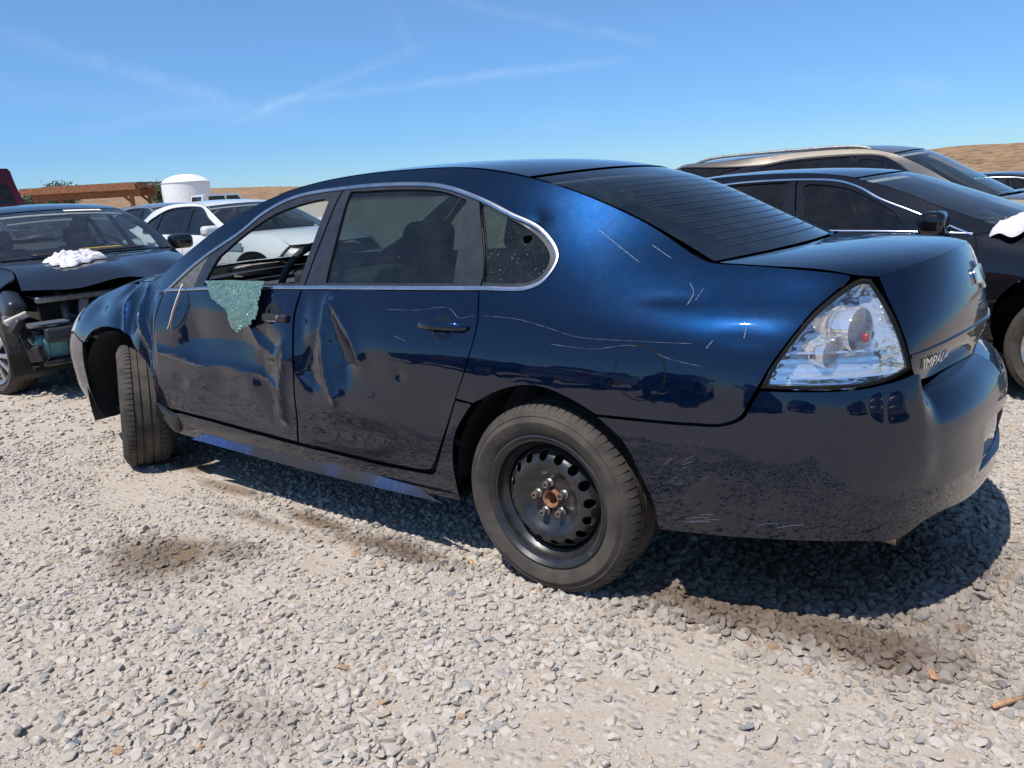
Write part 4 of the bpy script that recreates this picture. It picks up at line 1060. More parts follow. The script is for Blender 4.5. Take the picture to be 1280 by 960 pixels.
def axis_pts(c, near, step, far, grow):
    a = list(np.arange(0, near, step)); d = step
    while a[-1] < far: d *= grow; a.append(a[-1]+d)
    a = np.array(a); return np.unique(np.r_[c-a, c+a])
ax = axis_pts(-1.3, 4.6, .035, 1500, 1.10); ay = axis_pts(-.3, 3.2, .035, 1500, 1.10)
GX, GY = np.meshgrid(ax, ay, indexing='ij')
GZ = terrain(GX, GY)+relief(GX, GY)*np.exp(-(np.hypot(GX+1, GY)/14)**2)
def ground_mat():
    m, n, l, b = new_mat('gravel_sand'); o = objco(n)
    big = noise(n, l, .8, 5, .6, o); mid = noise(n, l, 6, 6, .65, o); fin = noise(n, l, 95, 6, .7, o); mud = noise(n, l, 2.2, 5, .62, o)
    c = mixc(n, l, ramp(n, l, mid, [(.3, 0.), (.7, 1.)]), (.43, .365, .30), (.50, .445, .385))
    c = mixc(n, l, mth(n, l, 'MULTIPLY', ramp(n, l, big, [(.45, 0.), (.7, 1.)]), .5), c, (.51, .40, .31))
    v = n.new('ShaderNodeTexVoronoi'); v.inputs['Scale'].default_value = 34; l.new(o, v.inputs['Vector'])
    sv = n.new('ShaderNodeSeparateXYZ'); l.new(v.outputs['Color'], sv.inputs[0])
    peb = mixc(n, l, sv.outputs[0], (.34, .32, .30), (.56, .52, .47))
    c = mixc(n, l, mth(n, l, 'MULTIPLY', ramp(n, l, v.outputs['Distance'], [(.30, 1.), (.52, 0.)]), ramp(n, l, sv.outputs[1], [(.45, 0.), (.55, .8)])), c, peb)
    c = mixc(n, l, ramp(n, l, fin, [(.35, .35), (.6, 0.)]), c, (.25, .20, .155))
    # damp, oily patches and painted shadow under the tail: distance to a few spots, broken up by noise
    pos = n.new('ShaderNodeNewGeometry').outputs['Position']; wet_shade = None
    for (x, y, rx_, ry_, k) in STAINS_AND_SHADE:
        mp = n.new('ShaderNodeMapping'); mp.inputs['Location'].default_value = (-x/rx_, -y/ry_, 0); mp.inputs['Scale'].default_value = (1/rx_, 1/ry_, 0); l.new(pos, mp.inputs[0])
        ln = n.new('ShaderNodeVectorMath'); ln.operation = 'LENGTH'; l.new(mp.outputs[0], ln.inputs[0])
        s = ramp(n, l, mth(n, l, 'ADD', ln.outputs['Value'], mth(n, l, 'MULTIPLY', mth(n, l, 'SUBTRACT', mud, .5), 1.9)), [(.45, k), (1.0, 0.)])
        wet_shade = s if wet_shade is None else mth(n, l, 'MAXIMUM', wet_shade, s)
    c = mixc(n, l, wet_shade, c, (.16, .10, .055))
    l.new(c, b.inputs['Base Color']); l.new(mth(n, l, 'SUBTRACT', .92, mth(n, l, 'MULTIPLY', wet_shade, .3)), b.inputs['Roughness']); b.inputs['Specular IOR Level'].default_value = .2
    h = mth(n, l, 'ADD', mth(n, l, 'MULTIPLY', fin, .5), mth(n, l, 'MULTIPLY', ramp(n, l, v.outputs['Distance'], [(0., 1.), (.55, 0.)]), ramp(n, l, sv.outputs[1], [(.45, 0.), (.55, 1.)])))
    l.new(bump(n, l, h, .9, .012), b.inputs['Normal']); return m
STAINS_AND_SHADE = [(-1.52, -1.46, .30, .20, .85), (-1.35, -1.28, .22, .12, .6), (-1.95, -.84, .35, .06, .7), (-1.2, -.90, .30, .07, .85), (-.75, -.93, .40, .09, .9), (.62, -.72, .55, .12, .95), (1.0, -.70, .35, .16, .95), (-1.45, -1.02, .5, .05, .5), (-2.45, -.72, .25, .10, .7),
          (-.30, -1.9, .2, .12, .3), (1.20, -.45, .12, .3, .6), (.72, -.12, .75, .72, 1.0)]  # last, widest spot: wet stones, also painted darker to deepen the bumper's shadow
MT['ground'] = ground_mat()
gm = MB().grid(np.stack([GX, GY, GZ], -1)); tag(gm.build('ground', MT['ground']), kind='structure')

# ------------------------------------------------------------------ gravel: real stones, scattered
def stone_mesh(k):
    r = np.random.default_rng(100+k); import bmesh
    bm = bmesh.new(); bmesh.ops.create_icosphere(bm, subdivisions=3, radius=1.0)
    V = np.array([v.co[:] for v in bm.verts]); sc = np.array([1, r.uniform(.62, .95), r.uniform(.42, .72)])
    pl = r.normal(0, 1, (13, 3)); pl /= np.linalg.norm(pl, axis=1)[:, None]; lim = r.uniform(.42, .80, 13)
    for p_, t in zip(pl, lim):          # worn flat faces
        d = V@p_; ex = np.maximum(0, d-t); V -= np.outer(ex*.97, p_)
    f = r.normal(0, 1.6, (5, 3)); ph = r.uniform(0, 6, 5)
    for a, b in zip(f, ph): V *= (1+.035*np.sin(V@a*1.4+b))[:, None]
    V *= sc
    for v, c in zip(bm.verts, V): v.co = c
    me = bpy.data.meshes.new('stone'); bm.to_mesh(me); bm.free(); me.polygons.foreach_set('use_smooth', np.ones(len(me.polygons), bool)); me.set_sharp_from_angle(angle=math.radians(24))
    me.materials.append(MT['stone']); return me
def stone_mat():
    m, n, l, b = new_mat('stone'); o = objco(n)
    a = n.new('ShaderNodeAttribute'); a.attribute_type = 'INSTANCER'; a.attribute_name = 'tone'
    w = n.new('ShaderNodeAttribute'); w.attribute_type = 'INSTANCER'; w.attribute_name = 'wet_shade'
    c = ramp(n, l, a.outputs['Fac'], [(0., (.19, .19, .195)), (.15, (.33, .32, .31)), (.35, (.46, .41, .36)), (.55, (.53, .475, .42)), (.75, (.56, .50, .435)), (.9, (.45, .385, .33)), (1., (.44, .29, .18))])
    f = noise(n, l, 3.0, 6, .65, o); g = noise(n, l, 14, 4, .6, o)
    c = mixc(n, l, ramp(n, l, f, [(.3, .30), (.7, 0.)]), c, (.26, .225, .19)); c = mixc(n, l, ramp(n, l, g, [(.55, 0.), (.8, .35)]), c, (.62, .57, .50))
    c = mixc(n, l, mth(n, l, 'MULTIPLY', w.outputs['Fac'], .88), c, (.095, .060, .036))  # damp brown; under the tail it also paints in shadow
    l.new(c, b.inputs['Base Color']); l.new(mth(n, l, 'SUBTRACT', .85, mth(n, l, 'MULTIPLY', w.outputs['Fac'], .45)), b.inputs['Roughness'])
    b.inputs['Specular IOR Level'].default_value = .3
    l.new(bump(n, l, g, .35, .06), b.inputs['Normal']); return m
MT['stone'] = stone_mat()
scol = bpy.data.collections.new('stone_shapes')          # shapes only, not linked to the scene
NS = 16
for k in range(NS):
    so_ = bpy.data.objects.new('stone_%02d' % k, stone_mesh(k)); scol.objects.link(so_)
def wet_and_shade(x, y):  # damp spots plus the painted shadow under the tail
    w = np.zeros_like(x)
    for (cx_, cy_, rx_, ry_, k) in STAINS_AND_SHADE: w = np.maximum(w, k*np.clip(1.35-np.hypot((x-cx_)/rx_, (y-cy_)/ry_)-.35*fbm(x, y, 4.), 0, 1))
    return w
def scatter():
    pts = []; cx_, cy_ = CAM_P[0], CAM_P[1]
    def add(n, dmin, dmax, smin, smax, power, patch, up):
        # in a wedge in front of the camera and a little to its sides
        d = dmin+(dmax-dmin)*np.sqrt(rng.uniform((dmin/dmax)**2, 1, n)); d = np.sqrt(rng.uniform(dmin**2, dmax**2, n)); a = YAW+rng.uniform(-.80, .82, n)
        x = cx_-d*np.sin(a); y = cy_+d*np.cos(a); s = smin*(smax/smin)**(rng.uniform(0, 1, n)**power)
        k = fbm(x, y, 2.3)+.6*fbm(x+4, y+7, .8)
        keep = rng.uniform(0, 1, n) < np.clip(.60+patch*1.25*k, .04, 1); x, y, s = x[keep], y[keep], s[keep]
        z = terrain(x, y)+relief(x, y)*np.exp(-(np.hypot(x+1, y)/14)**2)+s*up
        pts.append(np.c_[x, y, z, s])
    add(30000, .9, 3.3, .0065, .027, 1.75, .75, .05)
    add(6000, .9, 3.3, .010, .021, 1.0, .9, .35)
    add(500, .9, 4.0, .020, .034, 1.3, .9, .15)
    add(32000, .9, 3.2, .0025, .008, 1.0, .6, .2)
    add(44000, 3.2, 5.6, .0065, .023, 1.6, .8, .12)
    add(26000, 3.0, 5.0, .004, .008, 1., .6, .2)
    add(26000, 5.4, 10., .011, .028, 1.2, 1.0, .2)
    add(12000, 9.5, 20., .016, .034, 1.2, 1.0, .2)
    P = np.vstack(pts)
    # a drift of bigger cobbles by the rear bumper
    n = 420; t = rng.uniform(0, 1, n); x = .25+.95*t+rng.normal(0, .05, n); y = -.80+.10*t+rng.normal(0, .055, n); s = rng.uniform(.012, .030, n)
    P = np.vstack([P, np.c_[x, y, relief(x, y)+s*.4, s]])
    n = 2600; x = rng.uniform(.2, 1.25, n); y = rng.uniform(-.75, .9, n); s = rng.uniform(.012, .028, n); P = np.vstack([P, np.c_[x, y, relief(x, y)+s*.35, s]])
    return P
P = scatter(); n = len(P)
me = bpy.data.meshes.new('gravel'); me.from_pydata(P[:, :3].tolist(), [], [])
def attr(nm, ty, v, fld='value'):
    a = me.attributes.new(nm, ty, 'POINT'); a.data.foreach_set(fld, np.ascontiguousarray(v).ravel())
attr('shape', 'INT', rng.integers(0, NS, n).astype(np.int32))
attr('rot', 'FLOAT_VECTOR', np.c_[rng.normal(0, .30, n), rng.normal(0, .30, n), rng.uniform(0, 6.283, n)].astype(np.float32), 'vector')
attr('size', 'FLOAT_VECTOR', (P[:, 3:4]*rng.uniform(.8, 1.25, (n, 3))).astype(np.float32), 'vector')
tone = np.clip(rng.normal(.56, .17, n), 0, .93); tone[rng.uniform(0, 1, n) < .06] *= .3; tone[rng.uniform(0, 1, n) < .012] = 1.
attr('tone', 'FLOAT', tone.astype(np.float32)); attr('wet_shade', 'FLOAT', np.clip(wet_and_shade(P[:, 0], P[:, 1]), 0, 1).astype(np.float32))
gv = bpy.data.objects.new('gravel', me); link(gv); tag(gv, kind='stuff')
def scatter_nodes(ob, coll):
    ng = bpy.data.node_groups.new('scatter', 'GeometryNodeTree'); ng.interface.new_socket('Geometry', in_out='INPUT', socket_type='NodeSocketGeometry'); ng.interface.new_socket('Geometry', in_out='OUTPUT', socket_type='NodeSocketGeometry')
    N, L = ng.nodes, ng.links; gi = N.new('NodeGroupInput'); go = N.new('NodeGroupOutput'); ip = N.new('GeometryNodeInstanceOnPoints'); ci = N.new('GeometryNodeCollectionInfo')
    ci.inputs['Collection'].default_value = coll; ci.inputs['Separate Children'].default_value = True; ci.inputs['Reset Children'].default_value = True
    ip.inputs['Pick Instance'].default_value = True
    def na(nm, ty): a = N.new('GeometryNodeInputNamedAttribute'); a.data_type = ty; a.inputs['Name'].default_value = nm; return a.outputs['Attribute']
    er = N.new('FunctionNodeEulerToRotation')
    L.new(gi.outputs[0], ip.inputs['Points']); L.new(ci.outputs[0], ip.inputs['Instance']); L.new(na('shape', 'INT'), ip.inputs['Instance Index'])
    L.new(na('rot', 'FLOAT_VECTOR'), er.inputs[0]); L.new(er.outputs[0], ip.inputs['Rotation']); L.new(na('size', 'FLOAT_VECTOR'), ip.inputs['Scale'])
    L.new(ip.outputs[0], go.inputs[0]); md = ob.modifiers.new('scatter', 'NODES'); md.node_group = ng
scatter_nodes(gv, scol)
# ------------------------------------------------------------------ the other cars in the yard
def ffd_low(dz=-.05):
    def f(X):
        X = X.copy(); z = X[..., 2]; X[..., 2] = np.where(z > .95, .95+(z-.95)*(1+dz/.53), z); return X
    return f
def ffd_suv(h=1.40):
    gx = [-9, -1.1, -.45, -.2, 0., .25, .49, .60, 1.10, 1.3, 9]; gy = [0, 0, .30, .95, .84, .66, .47, .43, .02, 0, 0]
    def f(X):
        X = X.copy(); x, y, z = X[..., 0].copy(), X[..., 1], X[..., 2]
        X[..., 0] = x+np.interp(x, gx, gy)*sstep(z, 1.035, 1.20)
        z = z+.8*np.maximum(1.45-z, 0)*sstep(z, 1.06, 1.2)*sstep(x, -.60, -.15)
        y2 = y*(1+.16*sstep(z, 1.05, 1.45)*sstep(x, -2.2, -1.5)); X[..., 1] = y2
        X[..., 2] = np.where(z > .92, .92+(z-.92)*h, z); return X
    return f
def parked(name, label, paint, x0, y0, heading=0., **k):
    r = thing(name, label, 'car', (x0, y0, float(terrain(x0, y0))-.01+k.pop('dz', 0.)), heading, k.pop('group', None))
    inf = build_car(r, paint, **k); return r, inf
# black sedan to the right, chrome round its windows
rs, inf_rs = parked('parked_sedan', 'black sedan with chrome window trim and a white cloth on its hood', 'gloss_black', -1.45, 3.32, math.pi, ffd=ffd_low(-.085), res=.04, glass='tint_dark', trimmat='chrome', wheel=alloy_wheel, group='cars parked on the gravel')
# gold crossover behind it
su, inf_su = parked('parked_crossover', 'tan crossover with roof rails parked behind the black sedan', 'gold_paint', -1.96, 7.05, math.pi, ffd=ffd_suv(1.27), dz=.04, res=.06, glass='tint_dark', trimmat='trim_black', group='cars parked on the gravel')
for sg in (-1, 1):
    xs = np.linspace(-1.35, .70, 26); e = np.abs((xs-xs.mean())/(xs[-1]-xs.mean()))
    zz = 1.612-.010*(xs+.9)**2+.062*(1-e**8); MB().tube(np.c_[xs, np.full(26, sg*.60), zz-.02], .017, 8).build('roof_rail', MT['dull_metal'], su)
# white sedan beyond the wreck
wh, _ = parked('parked_sedan', 'white sedan seen past the front pillar of the wrecked blue sedan', 'white_paint', -10.3, 4.35, math.pi, ffd=ffd_low(-.03), res=.06, glass='tint_dark', trimmat='trim_black', group='cars parked on the gravel')
MB().box(-2.62, -2.28, .905, .915, .80, .90).build('door_sticker', MT['sticker'] if 'sticker' in MT else MT['silver_paint'], wh, smooth=False)
sv, _ = parked('parked_sedan', 'silver sedan behind the white sedan, its roof under the tank', 'silver_paint', -14.9, 6.2, math.pi, res=.09, glass='tint', trimmat='trim_black', group='cars parked on the gravel', detail=False)
dk_, _ = parked('parked_sedan', 'dark grey sedan furthest left, between the black hood car and the silver one', 'grey_paint', -17.4, 5.4, math.pi, res=.09, glass='tint', trimmat='trim_black', group='cars parked on the gravel', detail=False)
bl_, inf_bl = parked('parked_sedan', 'dark blue sedan with white airbags hanging in its side windows', 'blue_paint', -2.35, 11.2, math.pi, res=.07, glass='tint', trimmat='trim_black', dz=.10, group='cars parked on the gravel')
fk, _ = parked('parked_sedan', 'black sedan furthest right, below the brown hill', 'black_paint', -1.25, 14.0, math.pi, res=.08, glass='tint_dark', trimmat='bright_trim', group='cars parked on the gravel')
# airbags inside the blue car
ab = MB(); f = side_fn(SEDAN, True)
for g in (GL_F, GL_R):
    Q = inset(ccw(smooth_poly(g)), .012); Q = Q[:, :]; lo = Q[:, 1].min(); Q[:, 1] = np.maximum(Q[:, 1], lo+.10+.05*np.sin(Q[:, 0]*9))
    h = lambda s, z: f(-s, z); panel_mb(Q*[-1, 1], h, res=.05, flange=.05, gap=0, push=-.03+.02, raw=True, mb=ab)
ab.build('side_airbag', MT['cloth'] if 'cloth' in MT else MT['white_plain'], bl_)
om = MB(); X = f(np.array([-2.0]), np.array([1.0]))[0]; rbox(om, (X[0], X[1]+.10, X[2]-.06), (.30, .04, .05), .015); om.build('orange_strip', MT['orange'] if 'orange' in MT else MT['red_lens'], bl_)

# ---- black sedan to the left, its front end torn off
HD = math.radians(-11)
lk = thing('damaged_sedan', 'black sedan with its front bumper torn off and a white cloth on its hood', 'car', (-8.22, .98, -.01), HD-math.pi, 'cars parked on the gravel')
def dent_l(s, z): return 0*np.asarray(s)
def ffd_l(X):
    X = X.copy(); x = X[..., 0]; k = sstep(-x, 3.05, 3.6); z = X[..., 2]
    X[..., 2] = z+k*(.012*np.sin(X[..., 1]*9+1)+.03*np.exp(-((X[..., 1]-.1)/.22)**2))*sstep(z, .7, .85); return X
inf_lk = build_car(lk, 'black_paint', ffd=ffd_l, res=.045, front=False, front_bumper=False, glass='glass', trimmat='trim_black', wheel=alloy_wheel, steer=math.radians(14))
def part(nm, mat, fn, auto=40):
    m = MB(); fn(m); return m.build(nm, MT[mat], lk, auto=auto)
# what is left of the fender on the camera side
SFR = side_fn(SEDAN, True)
FEN2 = [(-2.43, .36, C_), (-2.345, .36, C_), (-2.338, .55), (-2.302, .9), (-2.287, .985, C_), (-2.363, 1.0, C_), (-2.425, 1.026, C_), (-2.95, .982), (-3.13, .935, C_), (-3.05, .85, C_), (-3.0, .770, C_), (-2.807, .787), (-2.60, .755), (-2.45, .64), (-2.40, .50)]
panel('torn_fender', [(-p[0],)+tuple(p[1:]) for p in FEN2], lambda s, z: SFR(-s, z), MT['black_paint'], lk, res=.04)
panel('fender', FENDER, side_fn(SEDAN, False), MT['black_paint'], lk, res=.05)
part('radiator', 'void', lambda m: m.box(-3.34, -3.28, -.62, .62, .30, .76))
part('radiator_support', 'dull_metal', lambda m: (rbox(m, (-3.40, 0, .775), (.06, 1.30, .05), .015), rbox(m, (-3.38, .35, .55), (.05, .07, .44), .012, rot=Matrix.Rotation(.2, 4, 'X')), rbox(m, (-3.38, -.5, .55), (.05, .06, .44), .012)))
part('bumper_beam', 'pillar', lambda m: (rbox(m, (-3.56, .02, .52), (.07, 1.28, .11), .02), rbox(m, (-3.45, .45, .52), (.2, .08, .10), .02), rbox(m, (-3.45, -.45, .52), (.2, .08, .10), .02)))
part('crash_strut', 'silver_paint', lambda m: (m.tube([(-3.10, .42, .86), (-3.30, .44, .74), (-3.46, .46, .58)], .030, 8), m.tube([(-3.46, .46, .60), (-3.47, .75, .60)], .022, 8)))
part('lower_valance', 'black_paint', lambda m: (rbox(m, (-3.50, .25, .31), (.16, .9, .035), .012), rbox(m, (-3.35, .62, .30), (.4, .10, .03), .01, rot=Matrix.Rotation(.3, 4, 'Z'))))
def guts(m):
    r = np.random.default_rng(5)
    for k in range(26):
        c = np.array([r.uniform(-3.50, -3.2), r.uniform(-.6, .82), r.uniform(.36, .74)]); s = r.uniform(.03, .12, 3)
        rbox(m, c, s, .012, rot=Matrix.Rotation(r.uniform(-.8, .8), 4, 'X')@Matrix.Rotation(r.uniform(-.8, .8), 4, 'Z'))
part('engine_bay_parts', 'trim_black', guts)
def guts2(m):
    r = np.random.default_rng(9)
    for k in range(9):
        c = np.array([r.uniform(-3.56, -3.35), r.uniform(.2, .85), r.uniform(.38, .66)]); rbox(m, c, r.uniform(.02, .08, 3), .008, rot=Matrix.Rotation(r.uniform(-1, 1), 4, 'X'))
part('broken_brackets', 'dull_metal', guts2)
def wires(m):
    r = np.random.default_rng(3)
    for k in range(12):
        a = np.array([r.uniform(-3.55, -3.4), r.uniform(.2, .85), r.uniform(.5, .72)]); b = a+[r.uniform(-.1, .05), r.uniform(-.2, .2), -r.uniform(.08, .28)]
        c = (a+b)/2+[-.04, r.uniform(-.05, .05), -.06]; m.tube(crom([a, c, b], 6), .0045, 5)
part('loose_wires', 'void', wires)
part('washer_bottle', 'teal', lambda m: rbox(m, (-3.42, .60, .42), (.14, .22, .18), .04)) if 'teal' in MT else None
def fliner(m):
    a = np.linspace(.35, 2.6, 22); rows = []
    for yy in (.55, .70, .84):
        rows.append([(-2.807-.40*math.cos(t), yy+.01*math.sin(40*t), .335+(.42+.008*math.sin(60*t))*math.sin(t)) for t in np.linspace(-.45, 1.9, 60)])
    m.grid(np.array(rows))
part('torn_wheel_liner', 'pillar', fliner)
part('hanging_headlamp', 'pillar', lambda m: rbox(m, (-3.28, .78, .74), (.34, .14, .17), .05, rot=Matrix.Rotation(.25, 4, 'X')@Matrix.Rotation(-.25, 4, 'Y')))
part('lamp_bracket', 'bone', lambda m: rbox(m, (-3.44, .80, .665), (.05, .16, .05), .012, rot=Matrix.Rotation(-.35, 4, 'X')))
wf_ = inf_lk['roof_fn']; tw_ = wf_.t[3]*.55+.45*(wf_.t[3]+wf_.t[4])*.5
def onroof(fn, u0, u1, v0, v1, push, nu=8, nv=14):
    U, V = np.meshgrid(np.linspace(u0, u1, nu), np.linspace(v0, v1, nv), indexing='ij'); P_ = fn(U, V); e = 1e-3
    N_ = np.cross(fn(U+e, V)-fn(U-e, V), fn(U, V+e)-fn(U, V-e)); N_ /= np.linalg.norm(N_, axis=-1)[..., None]; N_ *= np.sign(N_[..., 2:3]); return P_+N_*push
MB().grid(onroof(wf_, tw_-.022, tw_-.010, -.62, -.10, .003)).build('windshield_marking', MT['marker'], lk)
MB().box(-2.36, -2.22, -.36, -.02, 1.075, 1.088).build('yellow_folder', MT['yellow'], lk, smooth=False)
wp = MB()
for y0_, y1_ in ((.55, -.02), (-.05, -.62)): P_ = onroof(wf_, .02, .03, y0_, y1_, .012, 2, 12)[0]; wp.tube(P_, .009, 6)
wp.build('wiper', MT['trim_black'], lk)

# ---- crumpled white cloths lying on hoods
def cloth(name, label, center, fn_h, rx, ry, hgt, seed, n=64):
    r = np.random.default_rng(seed); A = np.linspace(-1, 1, n); U, V = np.meshgrid(A, A, indexing='ij'); th = np.arctan2(V, U); R_ = np.hypot(U, V)
    sq = np.maximum(np.abs(U), np.abs(V)); Rn = sq; rim = 1+.16*np.sin(3*th+seed)+.10*np.sin(7*th+2*seed)+.06*np.sin(13*th)
    X = center[0]+rx*Rn*np.cos(th)*rim; Y = center[1]+ry*Rn*np.sin(th)*rim
    f = 0
    for k in range(16):
        q = r.normal(0, 1, 2)*(2.0+.55*k); f = f+(1-np.abs(np.sin(q[0]*U+q[1]*V+r.uniform(0, 6)+.9*np.sin(2.2*U+k)+.7*np.sin(2.6*V-k))))**1.6/(1+.22*k)
    f = f/f.max(); prof = np.clip(1-Rn**2.4, 0, 1)**.55
    Z = fn_h(X, Y)+.006+hgt*prof*(.25+.95*f)
    m = MB().grid(np.stack([X, Y, Z], -1)); o = m.build(name, MT['cloth']); tag(o, label, 'cloth', 'white cloths on hoods'); return o
def hood_height(inf, root):
    U, V = np.meshgrid(np.linspace(0, 1, 60), np.linspace(-1, 1, 60), indexing='ij'); P_ = inf['hood_fn'](U, V).reshape(-1, 3)
    c, s = math.cos(root.rotation_euler.z), math.sin(root.rotation_euler.z); X = root.location.x+P_[:, 0]*c-P_[:, 1]*s; Y = root.location.y+P_[:, 0]*s+P_[:, 1]*c; Z = P_[:, 2]+root.location.z
    def h(x, y):
        sh = np.shape(x); x, y = np.ravel(x), np.ravel(y); i = [int(np.argmin((X-a)**2+(Y-b)**2)) for a, b in zip(x, y)]
        d = np.sqrt((X[i]-x)**2+(Y[i]-y)**2); return (Z[i]-np.maximum(d-.04, 0)*1.2).reshape(sh)
    return h
cloth('cloth', 'crumpled white cloth on the hood of the bumperless black sedan', (-5.28, .17), hood_height(inf_lk, lk), .17, .21, .085, 3)
cloth('cloth', 'white cloth draped over the hood edge of the chrome trimmed black sedan', (1.10, 2.70), hood_height(inf_rs, rs), .26, .22, .07, 8)

# ---- maroon hatchback at the left edge with its tailgate up
rd_, _ = parked('open_hatchback', 'maroon hatchback with its tailgate raised at the left edge', 'red_paint', -12.5, 2.7, math.pi, dz=-.14, ffd=ffd_suv(1.12), res=.09, glass='tint_dark', trimmat='trim_black', group='cars parked on the gravel', detail=False)
tg = MB(); tq = np.linspace(0, 1, 12); gx_ = .58+.62*tq+.10*np.sin(tq*3.1); gz_ = 1.50+.80*tq
tg.grid(np.array([[(a+o*.05, y_, b+o*.05) for a, b in zip(gx_, gz_)] for o, y_ in ((0, -.62), (1, -.60), (1, .60), (0, .62))]), closed_u=True); gt = tg.build('raised_tailgate', MT['red_paint'], rd_, auto=40)
MB().grid(np.array([[(a-.004, y_, b-.003) for a, b in zip(gx_[2:9], gz_[2:9])] for y_ in (-.50, 0, .50)])).build('tailgate_glass', MT['tint_dark'], gt)
# ---- same rows behind the camera (they show in the paint)
k = 0
for src, x, y, lab in ((fk, -7.5, -9.6, 'black sedan parked across the lane, opposite the wreck, leftmost'), (sv, -4.4, -9.8, 'silver sedan parked across the lane opposite the wreck'), (bl_, -1.4, -9.5, 'dark blue sedan parked across the lane behind the camera'),
                       (dk_, 1.6, -9.7, 'dark grey sedan parked across the lane, second from the right'), (fk, 4.7, -9.6, 'black sedan parked across the lane, rightmost'), (dk_, 8.6, -5.2, 'dark grey sedan parked behind the tail of the wreck'), (sv, 9.0, -1.8, 'silver sedan parked behind the tail of the wreck')):
    c = copy_tree(src); c.location = (x, y, 0); c.rotation_euler = (0, 0, math.pi/2 if y < -8 else math.pi); c['label'] = lab; c['group'] = 'cars parked on the gravel'
# ------------------------------------------------------------------ far things
def at(px, dep):    # ground position under a picture column at a given depth
    v = pix_dir(px, 268-.055*px); k = dep/(-v[0]*math.sin(YAW)+v[1]*math.cos(YAW)); return CAM_P[0]+v[0]*k, CAM_P[1]+v[1]*k
# water tank
x, y = at(236, 70); z0 = float(terrain(x, y)); tk = thing('water_tank', 'round white water tank with a domed top beyond the white sedan', 'water tank', (x, y, z0))
def lathe_z(prof, n=40):
    P_ = np.array([[(r*math.cos(t), r*math.sin(t), z) for t in np.linspace(0, 2*math.pi, n+1)[:-1]] for r, z in prof]); return MB().grid(P_, closed_v=True, flip=True)
R_ = 1.92; H_ = 3.42-z0
lathe_z([(R_, -.5), (R_, 1.2)]).build('wall', MT['tank'], tk, auto=30); lathe_z([(R_+.03, 1.2), (R_+.03, 1.28)]).build('hoop', MT['tank'], tk, auto=30); lathe_z([(R_, 1.28), (R_, H_)]).build('wall', MT['tank'], tk, auto=30)
lathe_z([(R_+.05, H_), (R_+.05, H_+.06), (R_*.8, H_+.38), (R_*.5, H_+.60), (R_*.2, H_+.69), (.01, H_+.70)]).build('dome', MT['tank'], tk, auto=30)
a_ = -2.3; MB().tube([(R_*1.02*math.cos(a_), R_*1.02*math.sin(a_), H_), (R_*1.02*math.cos(a_+.2), R_*1.02*math.sin(a_+.2), H_*.5), (R_*1.02*math.cos(a_+.5), R_*1.02*math.sin(a_+.5), 0)], .05, 6).build('downpipe', MT['dull_metal'], tk)
# timber shelter
x, y = at(124, 50); z0 = float(terrain(x, y)); sh = thing('timber_shelter', 'orange timber shelter with a low brown roof behind the left cars', 'shelter', (x, y, z0), YAW+.05)
HW, top = 3.05, 3.02-z0
for px_ in (-2.8, 2.6):
    for py_ in (-1.4, 1.4):
        MB().box(px_-.1, px_+.1, py_-.1, py_+.1, -.6, top-.5).build('post', MT['wood'], sh, smooth=False)
        b = MB()
        for sg in (-1, 1):
            if abs(px_+sg*.9) < HW: b.tube([(px_+sg*.06, py_, top-1.15), (px_+sg*.75, py_, top-.50)], .075, 4)
        b.build('brace', MT['wood'], sh, smooth=False)
for py_ in (-1.4, 1.4): MB().box(-HW, HW, py_-.09, py_+.09, top-.78, top-.26).build('beam', MT['wood'], sh, smooth=False)
for k in range(12):
    xx = -HW+.15+k*(2*HW-.3)/11; MB().box(xx-.05, xx+.05, -1.9, 1.9, top-.26, top-.12).build('rafter', MT['wood'], sh, smooth=False)
MB().add([(-HW-.45, -2.1, top-.22), (HW+.2, -2.1, top-.12), (HW+.2, 2.1, top-.04), (-HW-.45, 2.1, top-.22), (-HW+1.0, -2.05, top-.02), (HW+.2, -2.05, top-.02), (HW+.2, 2.1, top+.02), (-HW+1.0, 2.1, top+.02)],
         [(0, 3, 2, 1), (4, 5, 6, 7), (0, 1, 5, 4), (1, 2, 6, 5), (2, 3, 7, 6), (3, 0, 4, 7)]).build('roof', MT['shingle'], sh, smooth=False)
MB().box(-HW-.35, HW+.1, -2.14, -2.08, top-.44, top-.06).build('fascia', MT['wood'], sh, smooth=False)
# white pickup
x, y = at(275, 46); z0 = float(terrain(x, y))+.15; pk_ = thing('pickup_truck', 'white crew cab pickup standing in front of the water tank', 'pickup truck', (x, y, z0), YAW+math.pi+.75)
def extr(profile, w, name, mat, par, y0=0.):     # side profile swept across, edges drawn in slightly
    n = len(profile); rows = [[(a, y0-w, b) for a, b in profile], [(a, y0-w*1.0, b) for a, b in profile], [(a, y0+w, b) for a, b in profile]]
    m = MB(); m.grid(np.array([rows[0], rows[2]]), closed_v=True); m.add(rows[0], [tuple(range(n))[::-1]]); m.add(rows[2], [tuple(range(n))]); return m.build(name, mat, par, smooth=False)
extr([(-2.7, .5), (-2.75, .75), (-2.6, 1.0), (-1.4, 1.12), (2.7, 1.15), (2.72, .55)], .95, 'body', MT['white_paint'], pk_)
extr([(-1.45, 1.12), (-.75, 1.78), (-.5, 1.85), (1.0, 1.85), (1.25, 1.78), (1.4, 1.15)], .80, 'cab', MT['white_paint'], pk_)
for sg in (-1, 1):
    for a0, a1 in ((-.95, -.05), (.08, .95)): extr([(a0-.12, 1.22), (a0+.25 if a0 < 0 else a0, 1.72), (a1, 1.72), (a1+(.0 if a0 < 0 else .08), 1.22)], .006, 'side_window', MT['tint_dark'], pk_, sg*.808)
